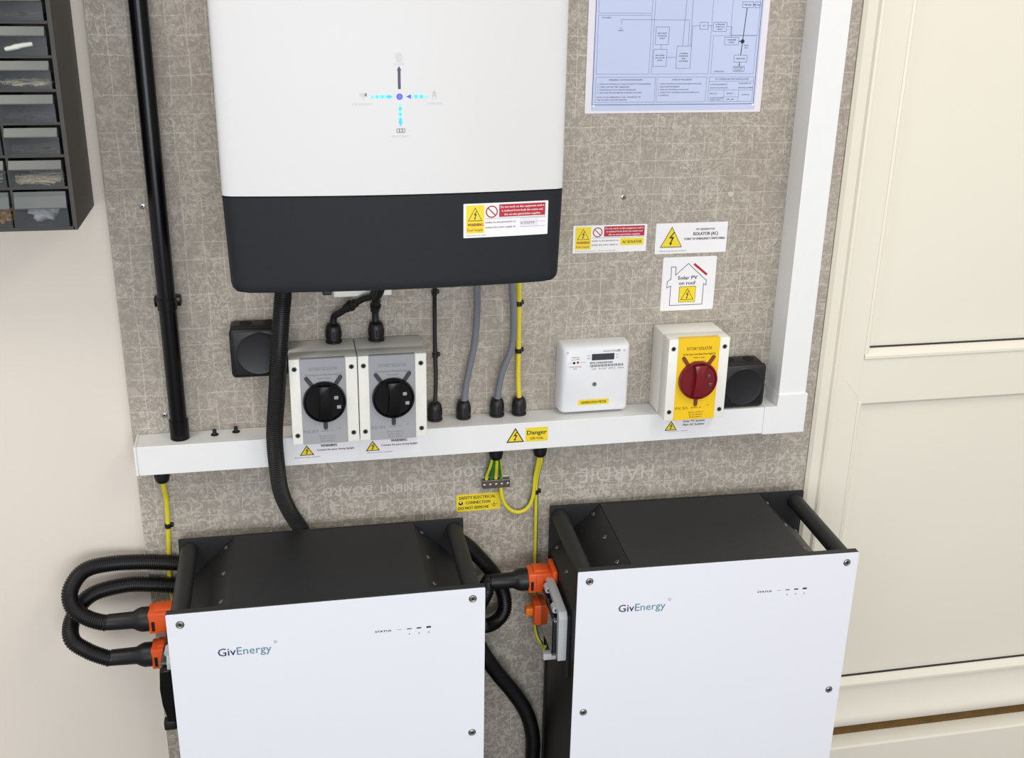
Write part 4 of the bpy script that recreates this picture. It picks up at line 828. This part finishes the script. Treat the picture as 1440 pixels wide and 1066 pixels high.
# ================================================================== PARTS CABINET
XR, ZB0 = -0.2575, 1.2085; PX, PZ = 0.0670, 0.03935; NC, NR = 4, 9
cb = thing('parts_cabinet', 'dark plastic small-parts drawer cabinet hung on the wall at upper left', 'cabinet', (XR-NC*PX/2, 0.012, ZB0))
top = 1.2635+NR*PZ
XL = XR-0.0085-NC*PX-0.002
bm = B(); box(bm, XR-0.0060, XR, -0.130, 0.0117, ZB0, top+0.005, 0.0008); box(bm, XL, XL+0.006, -0.130, 0.0117, ZB0, top+0.005, 0.0008)
box(bm, XL+0.004, XR-0.004, -0.130, 0.0117, ZB0, ZB0+0.0045); box(bm, XL+0.004, XR-0.004, -0.130, 0.0117, top, top+0.005); box(bm, XL+0.004, XR-0.004, 0.006, 0.0117, ZB0+0.002, top+0.002)
for r in range(NR+1):
    z = 1.2605+r*PZ; box(bm, XL+0.004, XR-0.004, -0.129, 0.008, z, z+0.0033)
for c in range(1, NC): x = XR-0.0088-c*PX+0.0025; box(bm, x-0.0015, x+0.0015, -0.128, 0.008, ZB0+0.003, top)
obj('carcass', bm, 'cab', cb)
def drawer(x1, z0, h, bottom=False):
    x0 = x1-0.0618; bm = B(); yf = -0.1335
    # tray: open box
    box(bm, x0, x1, yf, yf+0.0016, z0, z0+h*(0.62 if not bottom else 0.95)); box(bm, x0, x1, yf, 0.0, z0, z0+0.0014); box(bm, x0, x0+0.0014, yf, 0.0, z0, z0+h*0.9); box(bm, x1-0.0014, x1, yf, 0.0, z0, z0+h*0.9)
    d = obj('drawer', bm, 'drw', cb)
    bm = B()
    if not bottom:
        prism(bm, [(yf, z0+h*0.62), (yf-0.0065, z0+h*0.66), (yf-0.0070, z0+h*0.70), (yf-0.0015, z0+h*0.985), (yf+0.0010, z0+h*0.985), (yf+0.001, z0+h*0.62)], 'x', x0+0.0005, x1-0.0005)
    else:
        prism(bm, [(yf-0.0018, z0+h*0.50), (yf-0.0024, z0+h*0.53), (yf+0.001, z0+h*0.95), (yf+0.001, z0+h*0.50)], 'x', x0+0.0005, x1-0.0005)
    obj('drawer_lip', bm, 'lip', d)
    return x0, x1, z0, h
for c in range(NC):
    x1 = XR-0.0090-c*PX
    drawer(x1, ZB0+0.0052, 0.0470, True)
    for r in range(NR): drawer(x1, 1.2642+r*PZ, 0.0335)
def pile(name, n, x0, x1, z0, zh, m, label, kind='nail'):
    bm = B()
    for i in range(n):
        x = random.uniform(x0+0.004, x1-0.004); y = -0.1305+0.03*random.random()**2; z = z0+0.002+random.random()*zh
        a = random.uniform(-0.5, 0.5); d = Vector((math.cos(a), math.sin(a)*0.4, random.uniform(-0.15, 0.15)))
        L_ = random.uniform(0.010, 0.022)
        if x+d.x*L_ > x1-0.003: d.x = -d.x
        lathe(bm, (x, y, z), d, [(0, 0.0007), (L_, 0.0007)], 4); lathe(bm, (x, y, z), (d.x, -0.8, 0.5), [(0, 0.0016), (0.0005, 0.0016)], 7)
    return tag(obj(name, bm, m), label, 'nails', kind='stuff')
xr = XR-0.0090; xl = xr-0.0618
pile('nails', 130, xl, xr, 1.2660, 0.010, 'nail', 'loose bright nails heaped in the right-hand clear drawer directly above the bottom row')
pile('nails', 60, xl, xr, 1.2660+PZ, 0.006, 'brass', 'thin layer of brownish nails in the right-hand drawer two above the bottom row')
pile('nails', 60, xl, xr, 1.2660+2*PZ, 0.006, 'brass', 'brownish screws in the right-hand drawer three above the bottom row')
pile('nails', 60, xl, xr, 1.2660+3*PZ, 0.005, 'nail', 'flat layer of pale pins in the right-hand drawer level with the glowing display')
pile('nails', 60, xl, xr, 1.2660+5*PZ, 0.004, 'brass', 'pale pins in the topmost visible right-hand drawer')
pile('nails', 70, xl-PX, xr-PX, 1.2660, 0.012, 'nail', 'loose bright nails in the drawer cut by the left edge, just above the bottom row')
for i, (x, z) in enumerate(((xl+0.022, 1.2710+4*PZ), (xl+0.030, 1.2735+4*PZ), (xl+0.036, 1.2742+4*PZ))):
    bm = B(); lathe(bm, (x-0.008, -0.1315, z), (1, 0.0, 0.18), [(0, 0.0022), (0.003, 0.003), (0.016, 0.0030), (0.018, 0.0024)], 10)
    tag(obj('wall_plug', bm, 'plug', smooth=40), '%s of three pale wall plugs in the second visible drawer from the top' % ('leftmost', 'middle', 'rightmost')[i], 'wall plug', 'pale wall plugs in one drawer')
# crumpled clear bag in the bottom drawer
bm = B(); bmesh.ops.create_icosphere(bm, subdivisions=4, radius=1.0)
for v in bm.verts:
    n = v.co.normalized(); k = 1+0.16*math.sin(7*n.x+3*n.z)+0.12*math.sin(11*n.z+5*n.y)+0.07*math.sin(23*n.x+9*n.y)
    v.co = Vector((xl+0.029+n.x*k*0.0185, -0.112+n.y*k*0.012, ZB0+0.0230+n.z*k*0.0125))
tag(obj('plastic_bag', bm, 'bag', smooth=180), 'crumpled clear plastic bag in the bottom right drawer of the cabinet', 'bag')
bm = B()
for i in range(40):
    bmesh.ops.create_icosphere(bm, subdivisions=1, radius=0.003, matrix=Matrix.Translation((xl-PX+0.0618-random.uniform(0.003, 0.022), -0.125+random.random()*0.03, ZB0+0.010+random.random()*0.014)))
tag(obj('amber_fittings', bm, 'amber'), 'heap of small amber plastic fittings in the bottom drawer cut by the left edge', 'fittings', kind='stuff')
